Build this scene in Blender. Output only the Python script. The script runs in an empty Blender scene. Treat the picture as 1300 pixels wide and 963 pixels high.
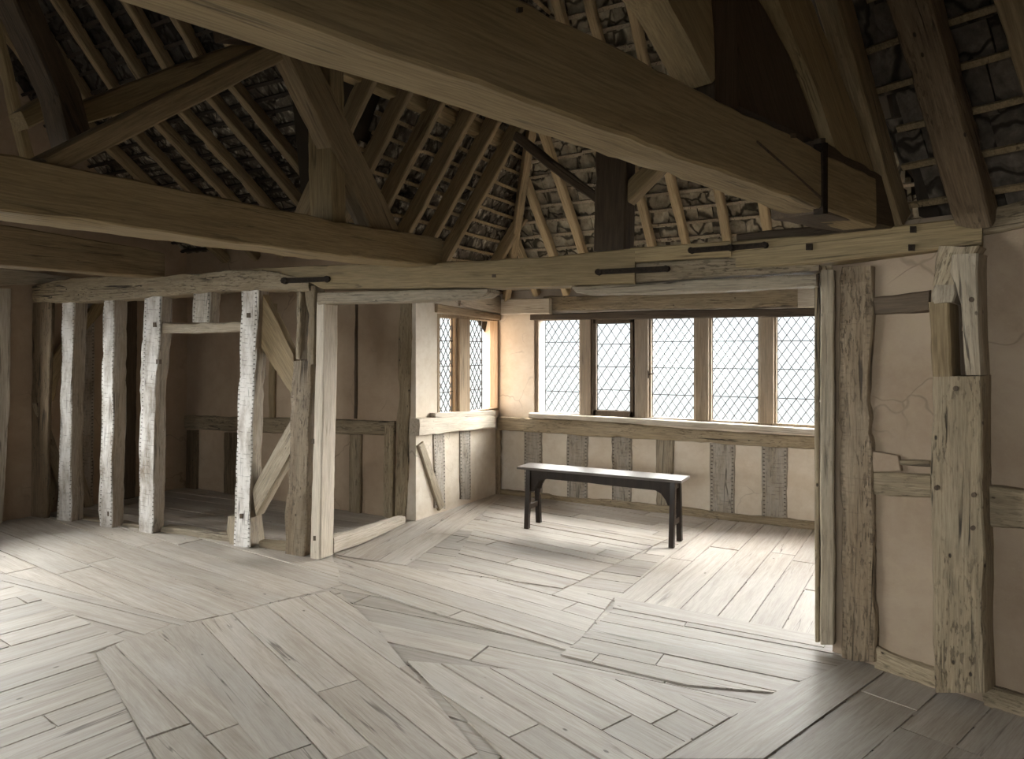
import bpy, bmesh, math, random
from mathutils import Vector, Matrix, noise
random.seed(7)
COL = bpy.context.scene.collection
V = Vector
# ------------------------------------------------------------------ camera model (1300x963)
FOC, TH, HOR, CZ = 910.0, math.radians(29.6), 445.0, 1.6
FW = V((-math.sin(TH), math.cos(TH), 0)); RT = V((math.cos(TH), math.sin(TH), 0)); UP = V((0, 0, 1))
CAM = V((0, 0, CZ))

def ray(px, py):
    return FW + RT * ((px - 650) / FOC) + UP * ((HOR - py) / FOC)

class Plane:
    """A real plane of the building; called with a pixel it gives the point of the plane seen there."""
    def __init__(s, p, n):
        s.p = V(p); s.n = V(n).normalized()
        if (s.p - CAM).dot(s.n) < 0: s.n = -s.n          # n points away from the viewer
    def __call__(s, px, py=None):
        if py is None: px, py = px
        r = ray(px, py)
        return CAM + r * ((s.p - CAM).dot(s.n) / r.dot(s.n))
    def off(s, d):
        return Plane(s.p + s.n * d, s.n)

def PY(y): return Plane((0, y, 0), (0, 1, 0))
def PX(x): return Plane((x, 0, 0), (1, 0, 0))
def PZ(z): return Plane((0, 0, z), (0, 0, 1))
def PV(a, b):                                              # vertical plane through two plan points
    d = V((b[0] - a[0], b[1] - a[1], 0))
    return Plane((a[0], a[1], 0), (d.y, -d.x, 0))
G = PZ(0)

# ------------------------------------------------------------------ materials
def new_mat(name):
    m = bpy.data.materials.new(name); m.use_nodes = True
    nt = m.node_tree; nt.nodes.clear()
    return m, nt
class NB:
    def __init__(s, nt): s.nt = nt
    def n(s, t, **kw):
        x = s.nt.nodes.new(t)
        for k, v in kw.items():
            if k.startswith('i_'):
                x.inputs[k[2:].replace('_', ' ')].default_value = v
            else: setattr(x, k, v)
        return x
    def l(s, a, b): s.nt.links.new(a, b)
    def math(s, op, a, b=None, c=None, clamp=False):
        x = s.nt.nodes.new('ShaderNodeMath'); x.operation = op; x.use_clamp = clamp
        for i, v in enumerate((a, b, c)):
            if v is None: continue
            if isinstance(v, (int, float)): x.inputs[i].default_value = v
            else: s.l(v, x.inputs[i])
        return x.outputs[0]
    def mix(s, fac, a, b, mode='MIX'):
        x = s.nt.nodes.new('ShaderNodeMix'); x.data_type = 'RGBA'; x.blend_type = mode
        if isinstance(fac, (int, float)): x.inputs[0].default_value = fac
        else: s.l(fac, x.inputs[0])
        for i, v in ((6, a), (7, b)):
            if isinstance(v, tuple): x.inputs[i].default_value = (*v, 1)
            else: s.l(v, x.inputs[i])
        return x.outputs[2]
    def ramp(s, fac, stops, col=False):
        x = s.nt.nodes.new('ShaderNodeValToRGB'); e = x.color_ramp.elements
        while len(e) > 1: e.remove(e[0])
        for i, (p, c) in enumerate(stops):
            q = e[0] if i == 0 else e.new(p)
            q.position = p
            q.color = (*c, 1) if isinstance(c, tuple) else (c, c, c, 1)
        s.l(fac, x.inputs[0]); return x.outputs[0]
    def noise(s, vec, scale, detail=5, rough=.6, dist=0):
        x = s.n('ShaderNodeTexNoise'); x.inputs['Scale'].default_value = scale
        x.inputs['Detail'].default_value = detail; x.inputs['Roughness'].default_value = rough
        x.inputs['Distortion'].default_value = dist
        s.l(vec, x.inputs['Vector']); return x.outputs['Fac']
    def scale(s, vec, v):
        x = s.n('ShaderNodeVectorMath', operation='MULTIPLY'); s.l(vec, x.inputs[0]); x.inputs[1].default_value = v
        return x.outputs[0]
    def finish(s, col, rough, height=None, bump=.4, dist=.01, spec=.3):
        b = s.n('ShaderNodeBsdfPrincipled'); o = s.n('ShaderNodeOutputMaterial')
        s.l(col, b.inputs['Base Color'])
        if isinstance(rough, (int, float)): b.inputs['Roughness'].default_value = rough
        else: s.l(rough, b.inputs['Roughness'])
        b.inputs['Specular IOR Level'].default_value = spec
        if height is not None:
            bp = s.n('ShaderNodeBump'); bp.inputs['Strength'].default_value = bump; bp.inputs['Distance'].default_value = dist
            s.l(height, bp.inputs['Height']); s.l(bp.outputs[0], b.inputs['Normal'])
        s.l(b.outputs[0], o.inputs[0])

def wood(name, dark, light, grey=(.3, .28, .25), greyness=.3, crack=.5, holes=.5, rough=.75, wash=0, washcol=(.62, .59, .56), lath=0, bump=.5, pits=0):
    m, nt = new_mat(name); b = NB(nt)
    tc = b.n('ShaderNodeTexCoord'); oi = b.n('ShaderNodeObjectInfo')
    off = b.math('MULTIPLY', oi.outputs['Random'], 57.0)
    cx = b.n('ShaderNodeCombineXYZ'); [b.l(off, cx.inputs[i]) for i in range(3)]
    ad = b.n('ShaderNodeVectorMath', operation='ADD'); b.l(tc.outputs['Object'], ad.inputs[0]); b.l(cx.outputs[0], ad.inputs[1])
    v = ad.outputs[0]
    big = b.noise(b.scale(v, (5, 5, 1.1)), 1.0, 4, .6, .6)
    grain = b.noise(b.scale(v, (26, 26, 1.6)), 1.0, 8, .72, .9)
    fine = b.noise(b.scale(v, (130, 130, 5)), 1.0, 4, .7)
    col = b.mix(b.ramp(grain, [(.28, 0.), (.72, 1.)]), dark, light)
    col = b.mix(b.math('MULTIPLY', b.ramp(big, [(.35, 0.), (.7, 1.)]), greyness), col, grey)
    col = b.mix(b.math('MULTIPLY', b.ramp(fine, [(.35, 1.), (.6, 0.)]), .45), col, tuple(c * .45 for c in dark), 'MIX')
    h = b.math('ADD', b.math('MULTIPLY', grain, .8), b.math('MULTIPLY', fine, .3))
    # drying cracks along the grain
    cr = b.noise(b.scale(v, (15, 15, .55)), 1.0, 3, .5, .3)
    crk = b.ramp(b.math('ABSOLUTE', b.math('SUBTRACT', cr, .5)), [(0.0, 1.), (.010, .8), (.018, 0.)])
    gate = b.ramp(b.noise(b.scale(v, (3, 3, 1.3)), 1.3, 2), [(.52, 0.), (.6, 1.)])
    crk = b.math('MULTIPLY', crk, gate)
    if pits:
        pn = b.noise(b.scale(v, (75, 75, 17)), 1.0, 3, .65)
        pg = b.ramp(b.noise(b.scale(v, (6, 6, 2.2)), 1.3, 3), [(.42, 0.), (.6, 1.)])
        pm = b.math('MULTIPLY', b.math('MULTIPLY', b.ramp(pn, [(.54, 0.), (.62, 1.)]), pg), pits)
        col = b.mix(b.math('MULTIPLY', pm, .8), col, (.045, .033, .02)); h = b.math('SUBTRACT', h, b.math('MULTIPLY', pm, .8))
        pa = b.math('MULTIPLY', b.ramp(b.noise(b.scale(v, (7, 7, 4)), 1.0, 6, .7), [(.5, 0.), (.64, 1.)]), pits * .5)
        col = b.mix(pa, col, tuple(c * .55 for c in light))
    if wash:
        wn = b.noise(b.scale(v, (9, 9, 3)), 1.0, 6, .7)
        sep = b.n('ShaderNodeSeparateXYZ'); b.l(tc.outputs['Object'], sep.inputs[0])
        # limewash survives on the broad front face only
        front = b.ramp(b.math('ABSOLUTE', b.n('ShaderNodeValue').outputs[0]), [(0, 1.), (1, 1.)])
        ge = b.n('ShaderNodeNewGeometry')
        at = b.n('ShaderNodeVectorTransform', vector_type='NORMAL', convert_from='WORLD', convert_to='OBJECT')
        b.l(ge.outputs['True Normal'], at.inputs[0]); sn = b.n('ShaderNodeSeparateXYZ'); b.l(at.outputs[0], sn.inputs[0])
        face = b.ramp(b.math('ABSOLUTE', sn.outputs[1]), [(.6, 0.), (.8, 1.)])
        wm = b.math('MULTIPLY', b.math('MULTIPLY', b.ramp(wn, [(.30, 0.), (.58, 1.)]), face), wash)
        col = b.mix(wm, col, washcol)
    if lath:
        sep = b.n('ShaderNodeSeparateXYZ'); b.l(tc.outputs['Object'], sep.inputs[0])
        hw = b.n('ShaderNodeAttribute'); hw.attribute_type = 'OBJECT'; hw.attribute_name = 'half_w'
        ge = b.n('ShaderNodeNewGeometry')
        at = b.n('ShaderNodeVectorTransform', vector_type='NORMAL', convert_from='WORLD', convert_to='OBJECT')
        b.l(ge.outputs['True Normal'], at.inputs[0]); sn = b.n('ShaderNodeSeparateXYZ'); b.l(at.outputs[0], sn.inputs[0])
        face = b.ramp(b.math('ABSOLUTE', sn.outputs[1]), [(.6, 0.), (.8, 1.)])
        wob = b.math('MULTIPLY', b.math('SUBTRACT', b.noise(b.scale(v, (9, 9, 9)), 1.0, 2), .5), .02)
        zz = b.math('FRACT', b.math('DIVIDE', b.math('ADD', sep.outputs[2], wob), .036))
        line = b.ramp(zz, [(0.0, 1.), (.10, 1.), (.2, 0.), (1.0, 0.)])
        broken = b.ramp(b.noise(b.scale(v, (14, 14, 22)), 1.0, 3), [(.48, 0.), (.62, 1.)])
        lm = b.math('MULTIPLY', b.math('MULTIPLY', b.math('MULTIPLY', line, broken), face), .5 * lath)
        ax = b.math('ABSOLUTE', sep.outputs[0])
        xe = b.math('ABSOLUTE', b.math('SUBTRACT', b.math('ADD', ax, wob), b.math('SUBTRACT', hw.outputs['Fac'], .022)))
        nail = b.math('MULTIPLY', b.ramp(xe, [(0.0, 1.), (.007, 1.), (.010, 0.)]), b.ramp(zz, [(0.0, 0.), (.28, 0.), (.3, 1.), (.55, 1.), (.6, 0.)]))
        nail = b.math('MULTIPLY', b.math('MULTIPLY', nail, face), .85 * lath)
        col = b.mix(b.math('MAXIMUM', lm, nail), col, (.05, .038, .026))
        h = b.math('SUBTRACT', h, b.math('MULTIPLY', b.math('MAXIMUM', lm, nail), 1.2))
    if holes:
        vo = b.n('ShaderNodeTexVoronoi'); vo.inputs['Scale'].default_value = 1.0
        b.l(b.scale(v, (16, 16, 9)), vo.inputs['Vector'])
        hm = b.ramp(vo.outputs['Distance'], [(0, 1.), (.07, .9), (.11, 0.)])
        pick = b.ramp(b.n('ShaderNodeSeparateColor').outputs[0], [(0, 1.), (1, 1.)])
        sc = b.n('ShaderNodeSeparateColor'); b.l(vo.outputs['Color'], sc.inputs[0])
        hm = b.math('MULTIPLY', b.math('MULTIPLY', hm, b.ramp(sc.outputs[0], [(.6, 0.), (.66, 1.)])), holes)
        crk = b.math('MAXIMUM', crk, hm)
    ck = b.math('MULTIPLY', crk, crack)
    col = b.mix(ck, col, (.018, .013, .009))
    h = b.math('SUBTRACT', h, b.math('MULTIPLY', ck, 2.0))
    # each timber a little lighter or darker than the next
    hv = b.n('ShaderNodeHueSaturation'); b.l(col, hv.inputs['Color'])
    b.l(b.math('ADD', b.math('MULTIPLY', oi.outputs['Random'], .3), .85), hv.inputs['Value'])
    b.finish(hv.outputs[0], rough, h, bump, .006)
    return m

M = {}
M['oak_new'] = wood('sawn_oak', (.20, .142, .070), (.37, .278, .148), (.35, .285, .18), .35, crack=.5, holes=.35, bump=.3)
M['oak_roof'] = wood('roof_oak', (.15, .105, .055), (.34, .25, .14), (.30, .245, .16), .3, crack=.6, holes=.4)
M['oak_dark'] = wood('dark_oak', (.055, .037, .023), (.115, .082, .052), (.105, .08, .055), .35, crack=.6, holes=.4)
M['oak_old'] = wood('weathered_oak', (.16, .115, .068), (.37, .295, .19), (.40, .34, .25), .45, crack=.95, holes=1., bump=.9, pits=.8)
M['oak_grey'] = wood('grey_oak', (.21, .165, .11), (.43, .355, .26), (.46, .41, .33), .5, crack=.8, holes=.8, bump=.7, pits=.45)
M['oak_lath'] = wood('lath_scarred_oak', (.17, .13, .09), (.36, .30, .22), (.45, .42, .38), .5, crack=.6, holes=.5, wash=.28, lath=1., bump=.7, pits=.9)
M['oak_wash'] = wood('limewashed_oak', (.19, .14, .09), (.34, .27, .19), (.45, .41, .36), .5, crack=.6, holes=.4, wash=.9, washcol=(.78, .755, .73), lath=.9, bump=.6, pits=.4)
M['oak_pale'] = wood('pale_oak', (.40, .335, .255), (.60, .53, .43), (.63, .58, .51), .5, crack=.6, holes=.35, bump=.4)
M['oak_pale2'] = wood('clean_rafter_oak', (.26, .185, .10), (.44, .34, .20), (.40, .33, .22), .35, crack=.4, holes=.3)
M['oak_orange'] = wood('window_oak', (.21, .14, .08), (.39, .285, .18), (.38, .32, .24), .35, crack=.6, holes=.3, bump=.4)
M['oak_pit'] = wood('nail_pitted_oak', (.12, .085, .05), (.27, .20, .13), (.30, .26, .2), .4, crack=.8, holes=1., lath=.35, bump=.9, pits=1.)
M['oak_gnarl'] = wood('worm_eaten_log', (.06, .04, .022), (.25, .18, .11), (.16, .12, .08), .5, crack=.9, holes=1., pits=.9, bump=1.)
M['lath_shade'] = wood('shade_dark_oak', (.022, .016, .011), (.05, .036, .024), (.04, .03, .022), .3, crack=.3, holes=0)  # near-black laths: the roof's shade is put into their colour
M['mullion'] = wood('window_mullion_oak', (.17, .12, .075), (.34, .26, .18), (.34, .30, .25), .5, crack=.6, holes=.3, bump=.4)
M['bench'] = wood('black_bench_oak', (.012, .008, .006), (.028, .018, .012), (.03, .022, .018), .2, crack=.2, holes=0, rough=.26, bump=.12)
M['bench_sheen'] = wood('seat_window_sheen', (.07, .058, .05), (.14, .12, .105), (.18, .165, .15), .4, crack=.2, holes=.2, rough=.3, bump=.08)  # seat colour lightened to carry the windows' reflection

def mk_iron():
    m, nt = new_mat('black_iron'); b = NB(nt); tc = b.n('ShaderNodeTexCoord')
    nz = b.noise(tc.outputs['Object'], 60, 5)
    b.finish(b.ramp(nz, [(.3, (.010, .007, .005)), (.7, (.035, .024, .016))]), .8, nz, .4, .003, .15); return m
M['iron'] = mk_iron()
def mk_lead():
    m, nt = new_mat('lead_came'); b = NB(nt); tc = b.n('ShaderNodeTexCoord')
    nz = b.noise(tc.outputs['Object'], 30, 3)
    b.finish(b.ramp(nz, [(.3, (.02, .02, .022)), (.7, (.045, .045, .048))]), .6, spec=.4); return m
M['lead'] = mk_lead()
def mk_glass():
    m, nt = new_mat('old_window_glass'); b = NB(nt); tc = b.n('ShaderNodeTexCoord')
    tr = b.n('ShaderNodeBsdfTransparent'); tr.inputs[0].default_value = (.95, .97, .97, 1)
    gl = b.n('ShaderNodeBsdfGlossy'); gl.inputs['Roughness'].default_value = .05
    fr = b.n('ShaderNodeLayerWeight'); fr.inputs[0].default_value = .5
    bp = b.n('ShaderNodeBump'); bp.inputs['Strength'].default_value = .2; bp.inputs['Distance'].default_value = .01
    b.l(b.noise(tc.outputs['Object'], 12, 2), bp.inputs['Height']); b.l(bp.outputs[0], gl.inputs['Normal'])
    mx = b.n('ShaderNodeMixShader'); b.l(b.math('ADD', b.math('MULTIPLY', b.math('POWER', fr.outputs['Facing'], 4.0), .35), .02), mx.inputs[0]); b.l(tr.outputs[0], mx.inputs[1]); b.l(gl.outputs[0], mx.inputs[2])
    o = b.n('ShaderNodeOutputMaterial'); b.l(mx.outputs[0], o.inputs[0]); return m
M['glass'] = mk_glass()

def plaster(name, a, c, stain, crackamt=.5, sc=1.0):
    m, nt = new_mat(name); b = NB(nt); tc = b.n('ShaderNodeTexCoord'); v = tc.outputs['Object']
    n1 = b.noise(v, 1.6 * sc, 6, .65, .4); n2 = b.noise(v, 9, 6, .7); n3 = b.noise(v, 70, 3, .6)
    col = b.mix(b.ramp(n1, [(.35, 0.), (.65, 1.)]), a, c)
    col = b.mix(b.math('MULTIPLY', b.ramp(n2, [(.45, 0.), (.75, 1.)]), .45), col, stain)
    dn = b.n('ShaderNodeVectorMath', operation='ADD'); b.l(v, dn.inputs[0])
    nzc = b.n('ShaderNodeTexNoise'); nzc.inputs['Scale'].default_value = 4; b.l(v, nzc.inputs['Vector'])
    b.l(b.scale(nzc.outputs['Color'], (.35, .35, .35)), dn.inputs[1])
    vo = b.n('ShaderNodeTexVoronoi', feature='DISTANCE_TO_EDGE'); vo.inputs['Scale'].default_value = 1.7
    b.l(dn.outputs[0], vo.inputs['Vector'])
    ck = b.ramp(vo.outputs['Distance'], [(0, 1.), (.006, .6), (.012, 0.)])
    ck = b.math('MULTIPLY', b.math('MULTIPLY', ck, b.ramp(b.noise(v, 1.1, 2), [(.52, 0.), (.6, 1.)])), crackamt)
    col = b.mix(ck, col, (.10, .075, .055))
    h = b.math('SUBTRACT', b.math('ADD', b.math('MULTIPLY', n2, .7), b.math('MULTIPLY', n3, .25)), b.math('MULTIPLY', ck, .5))
    b.finish(col, .92, h, .45, .012, .15); return m
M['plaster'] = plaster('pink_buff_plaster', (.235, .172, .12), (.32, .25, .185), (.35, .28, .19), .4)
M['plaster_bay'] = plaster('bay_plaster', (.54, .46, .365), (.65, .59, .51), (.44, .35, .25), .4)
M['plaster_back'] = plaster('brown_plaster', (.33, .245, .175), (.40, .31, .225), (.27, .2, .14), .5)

def mk_torch(name, stops):
    m, nt = new_mat(name); b = NB(nt); tc = b.n('ShaderNodeTexCoord')
    at = b.n('ShaderNodeAttribute'); at.attribute_name = 'tone'
    v = tc.outputs['UV']
    dn = b.n('ShaderNodeVectorMath', operation='ADD'); b.l(v, dn.inputs[0])
    nzc = b.n('ShaderNodeTexNoise'); nzc.inputs['Scale'].default_value = 5; nzc.inputs['Detail'].default_value = 3; b.l(v, nzc.inputs['Vector'])
    b.l(b.scale(nzc.outputs['Color'], (.22, .22, .22)), dn.inputs[1])
    vo = b.n('ShaderNodeTexVoronoi', feature='DISTANCE_TO_EDGE'); vo.inputs['Scale'].default_value = 1.0
    b.l(b.scale(dn.outputs[0], (4.2, 6.2, 1)), vo.inputs['Vector'])
    ck = b.ramp(vo.outputs['Distance'], [(0, 1.), (.03, .9), (.07, 0.)])
    n2 = b.noise(v, 11, 6, .7)
    col = b.ramp(n2, stops)
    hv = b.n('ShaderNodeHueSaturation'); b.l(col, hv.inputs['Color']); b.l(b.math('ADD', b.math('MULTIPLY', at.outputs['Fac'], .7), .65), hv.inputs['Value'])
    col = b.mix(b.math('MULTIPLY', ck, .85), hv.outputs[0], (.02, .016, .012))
    h = b.math('ADD', b.ramp(vo.outputs['Distance'], [(0, 0.), (.3, 1.)]), b.math('MULTIPLY', n2, .5))
    b.finish(col, .95, h, .9, .03, .1); return m
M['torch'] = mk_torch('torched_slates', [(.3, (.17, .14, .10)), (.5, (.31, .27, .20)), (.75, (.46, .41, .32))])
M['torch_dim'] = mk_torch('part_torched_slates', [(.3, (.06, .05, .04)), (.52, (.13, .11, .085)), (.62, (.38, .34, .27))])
M['slate2'] = mk_torch('bare_brown_slates', [(.3, (.06, .05, .04)), (.55, (.12, .10, .08)), (.8, (.24, .20, .155))])
M['slate'] = mk_torch('bare_dark_slates', [(.3, (.030, .027, .025)), (.55, (.065, .057, .05)), (.8, (.14, .12, .095))])
def mk_simple(name, c, rough=.95):
    m, nt = new_mat(name); b = NB(nt); tc = b.n('ShaderNodeTexCoord')
    nz = b.noise(tc.outputs['Object'], 3, 5)
    b.finish(b.ramp(nz, [(.3, tuple(x * .7 for x in c)), (.7, c)]), rough, nz, .3, .01, .1); return m
M['under'] = mk_simple('dusty_sarking', (.05, .04, .03))
M['gap'] = mk_simple('subfloor_dust', (.03, .024, .018))

def mk_floor():
    m, nt = new_mat('worn_oak_boards'); b = NB(nt); tc = b.n('ShaderNodeTexCoord')
    at = b.n('ShaderNodeAttribute'); at.attribute_name = 'tone'
    v = tc.outputs['UV']
    g1 = b.noise(b.scale(v, (1.5, 26, 1)), 1, 7, .7, .8)
    g2 = b.noise(b.scale(v, (7, 150, 1)), 1, 3, .65)
    g3 = b.noise(b.scale(v, (1.2, 2.5, 1)), 1, 5, .65, .3)
    col = b.ramp(g1, [(.25, (.25, .21, .17)), (.5, (.36, .32, .275)), (.75, (.45, .41, .365))])
    col = b.mix(b.math('MULTIPLY', b.ramp(g2, [(.35, 1.), (.55, 0.)]), .35), col, (.20, .16, .12))
    col = b.mix(b.math('MULTIPLY', b.ramp(g3, [(.45, 0.), (.75, 1.)]), .4), col, (.46, .45, .43))
    hv = b.n('ShaderNodeHueSaturation'); b.l(col, hv.inputs['Color']); b.l(b.math('ADD', b.math('MULTIPLY', at.outputs['Fac'], .40), .80), hv.inputs['Value'])
    col = hv.outputs[0]
    # nail heads and knots
    vo = b.n('ShaderNodeTexVoronoi'); vo.inputs['Scale'].default_value = 1.0; b.l(b.scale(v, (4.5, 9, 1)), vo.inputs['Vector'])
    sc = b.n('ShaderNodeSeparateColor'); b.l(vo.outputs['Color'], sc.inputs[0])
    kn = b.math('MULTIPLY', b.ramp(vo.outputs['Distance'], [(0, 1.), (.045, .9), (.08, 0.)]), b.ramp(sc.outputs[0], [(.62, 0.), (.68, 1.)]))
    cr = b.noise(b.scale(v, (.5, 11, 1)), 1, 3, .5, .2)
    ck = b.math('MULTIPLY', b.ramp(b.math('ABSOLUTE', b.math('SUBTRACT', cr, .5)), [(0, 1.), (.006, .7), (.012, 0.)]), b.ramp(b.noise(b.scale(v, (.9, 3, 1)), 1, 2), [(.58, 0.), (.66, 1.)]))
    dk = b.math('MAXIMUM', b.math('MULTIPLY', kn, .8), b.math('MULTIPLY', ck, .7))
    col = b.mix(dk, col, (.035, .026, .018))
    h = b.math('SUBTRACT', b.math('ADD', g1, b.math('MULTIPLY', g2, .3)), dk)
    ro = b.ramp(g3, [(.3, .5), (.7, .68)])
    b.finish(col, ro, h, .28, .006, .35); return m
M['floor'] = mk_floor()

# ------------------------------------------------------------------ object helpers
WM = {}
def link(name, me, mw, parent=None, mat=None):
    o = bpy.data.objects.new(name, me); COL.objects.link(o)
    WM[o.name] = mw
    if parent is not None:
        o.parent = parent; o.matrix_parent_inverse = WM[parent.name].inverted()
    o.matrix_basis = mw
    if mat is not None and me is not None:
        me.materials.append(mat)
    return o
def tag(o, label=None, cat=None, group=None, kind=None):
    if label: o['label'] = label
    if cat: o['category'] = cat
    if group: o['group'] = group
    if kind: o['kind'] = kind
    return o
def empty(name, loc, parent=None):
    o = bpy.data.objects.new(name, None); COL.objects.link(o)
    mw = Matrix.Translation(V(loc)); WM[o.name] = mw
    if parent: o.parent = parent; o.matrix_parent_inverse = WM[parent.name].inverted()
    o.matrix_basis = mw; o.empty_display_size = .1
    return o

def shade(me, ang=35):
    for p in me.polygons: p.use_smooth = True
    try: me.set_sharp_from_angle(angle=math.radians(ang))
    except Exception: pass

def core(name, pairs, T, mat, parent=None, rough=.004, cham=.008, nib=.5, step=.08, seg=(3, 2)):
    """A timber: lofted through stations of its front face (pairs of 3D points), T = vector to its back face."""
    pairs = [(V(a), V(b)) for a, b in pairs]; T = V(T)
    mids = [(a + b) / 2 + T / 2 for a, b in pairs]
    if mids[0].z > mids[-1].z + .02:
        pairs.reverse(); mids.reverse()
    Z = (mids[-1] - mids[0]); L = Z.length; Z.normalize()
    X = pairs[0][1] - pairs[0][0]; X = (X - Z * X.dot(Z)).normalized(); Y = Z.cross(X)
    O = mids[0]
    mw = Matrix((( X.x, Y.x, Z.x, O.x), (X.y, Y.y, Z.y, O.y), (X.z, Y.z, Z.z, O.z), (0, 0, 0, 1)))
    inv = mw.inverted()
    th = T.length; wid = max((p[1] - p[0]).length for p in pairs)
    ch = min(cham, th * .2, wid * .2)
    ca, cb = ch / wid, ch / th
    sa, sb = seg
    prof = []
    for i in range(sa + 1): prof.append((ca + (1 - 2 * ca) * i / sa, 0))
    for i in range(sb + 1): prof.append((1, cb + (1 - 2 * cb) * i / sb))
    for i in range(sa + 1): prof.append((1 - ca - (1 - 2 * ca) * i / sa, 1))
    for i in range(sb + 1): prof.append((0, 1 - cb - (1 - 2 * cb) * i / sb))
    rings = []
    cum = [0]
    for i in range(1, len(pairs)): cum.append(cum[-1] + max(1e-6, (mids[i] - mids[i - 1]).length))
    n = max(2, int(cum[-1] / step) + 1)
    sd = V((random.uniform(0, 50), random.uniform(0, 50), random.uniform(0, 50)))
    svals = sorted(set([cum[-1] * k / n for k in range(n + 1)] + cum))
    sv2 = [svals[0]]
    for s_ in svals[1:]:
        if s_ - sv2[-1] > step * .2 or s_ == svals[-1]: sv2.append(s_)
    for s in sv2:
        k = 0
        while k < len(cum) - 2 and s > cum[k + 1]: k += 1
        t = (s - cum[k]) / (cum[k + 1] - cum[k]); t = min(1, max(0, t))
        a = pairs[k][0].lerp(pairs[k + 1][0], t); b = pairs[k][1].lerp(pairs[k + 1][1], t)
        c = (a + b) / 2 + T / 2
        ring = []
        for (u, w) in prof:
            p = a.lerp(b, u) + T * w
            q = V((p.x * 3, p.y * 3, p.z * 3)) + sd
            d = noise.noise_vector(q) * rough * 1.6 + noise.noise_vector(q * 5) * rough * .7
            p = p + d
            if (u in (0, 1) and (abs(w - cb) < 1e-6 or abs(w - 1 + cb) < 1e-6)) or (w in (0, 1) and (abs(u - ca) < 1e-6 or abs(u - 1 + ca) < 1e-6)):
                e = max(0, noise.noise(q * 4 + V((9, 3, 1))) - .05) * nib * rough * 7
                p = p + (c - p).normalized() * e
            ring.append(inv @ p)
        rings.append(ring)
    me = bpy.data.meshes.new(name)
    m_ = len(prof); vs = [p for r in rings for p in r]; fs = []
    for i in range(len(rings) - 1):
        for j in range(m_):
            a = i * m_ + j; b_ = i * m_ + (j + 1) % m_
            fs.append((a, b_, b_ + m_, a + m_))
    fs.append(tuple(range(m_ - 1, -1, -1))); fs.append(tuple((len(rings) - 1) * m_ + j for j in range(m_)))
    me.from_pydata(vs, [], fs); me.update()
    bm = bmesh.new(); bm.from_mesh(me); bmesh.ops.recalc_face_normals(bm, faces=bm.faces); bm.to_mesh(me); bm.free()
    shade(me)
    o = link(name, me, mw, parent, mat)
    o['half_w'] = wid / 2
    return o

def tim(name, label, cat, plane, st, thick, mat, group=None, parent=None, off=0.0, **kw):
    """Timber whose front face is seen on a real plane; st = [((x,y),(x,y)), ...] stations along it."""
    pl = plane.off(off) if off else plane
    prs = [(pl(a), pl(b)) for a, b in st]
    o = core(name, prs, plane.n * thick, M[mat], parent, **kw)
    if parent is None: tag(o, label, cat, group, 'thing')
    elif label: o['label'] = label
    return o
def vert(st):            # stations (y, xl, xr)
    return [((a[1], a[0]), (a[2], a[0])) for a in st]
def run_on(name, label, plane, st, thick, mat, yend, **kw):
    # timber seen on a plane X = const whose hidden end runs level to y = yend
    prs = [(plane(*a), plane(*b)) for a, b in horz(st)]
    a, b = prs[0]
    prs.insert(0, (V((a.x, yend, a.z)), V((b.x, yend, b.z))))
    return tag(core(name, prs, plane.n * thick, M[mat], **kw), label, 'beam', kind='thing')
def horz(st):            # stations (x, yt, yb)
    return [((a[0], a[1]), (a[0], a[2])) for a in st]
def bar3(name, label, cat, p0, p1, w, h, mat, side=None, group=None, parent=None, **kw):
    """Timber along p0-p1 (centre line), width w along 'side', depth h."""
    p0, p1 = V(p0), V(p1); d = (p1 - p0).normalized()
    s = V(side) if side else V((0, 0, 1)).cross(d)
    s = (s - d * s.dot(d)).normalized(); n = d.cross(s)
    prs = [(p - s * w / 2 - n * h / 2, p + s * w / 2 - n * h / 2) for p in (p0, p1)]
    o = core(name, prs, n * h, M[mat] if isinstance(mat, str) else mat, parent, **kw)
    if parent is None: tag(o, label, cat, group, 'thing')
    elif label: o['label'] = label
    return o

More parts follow.
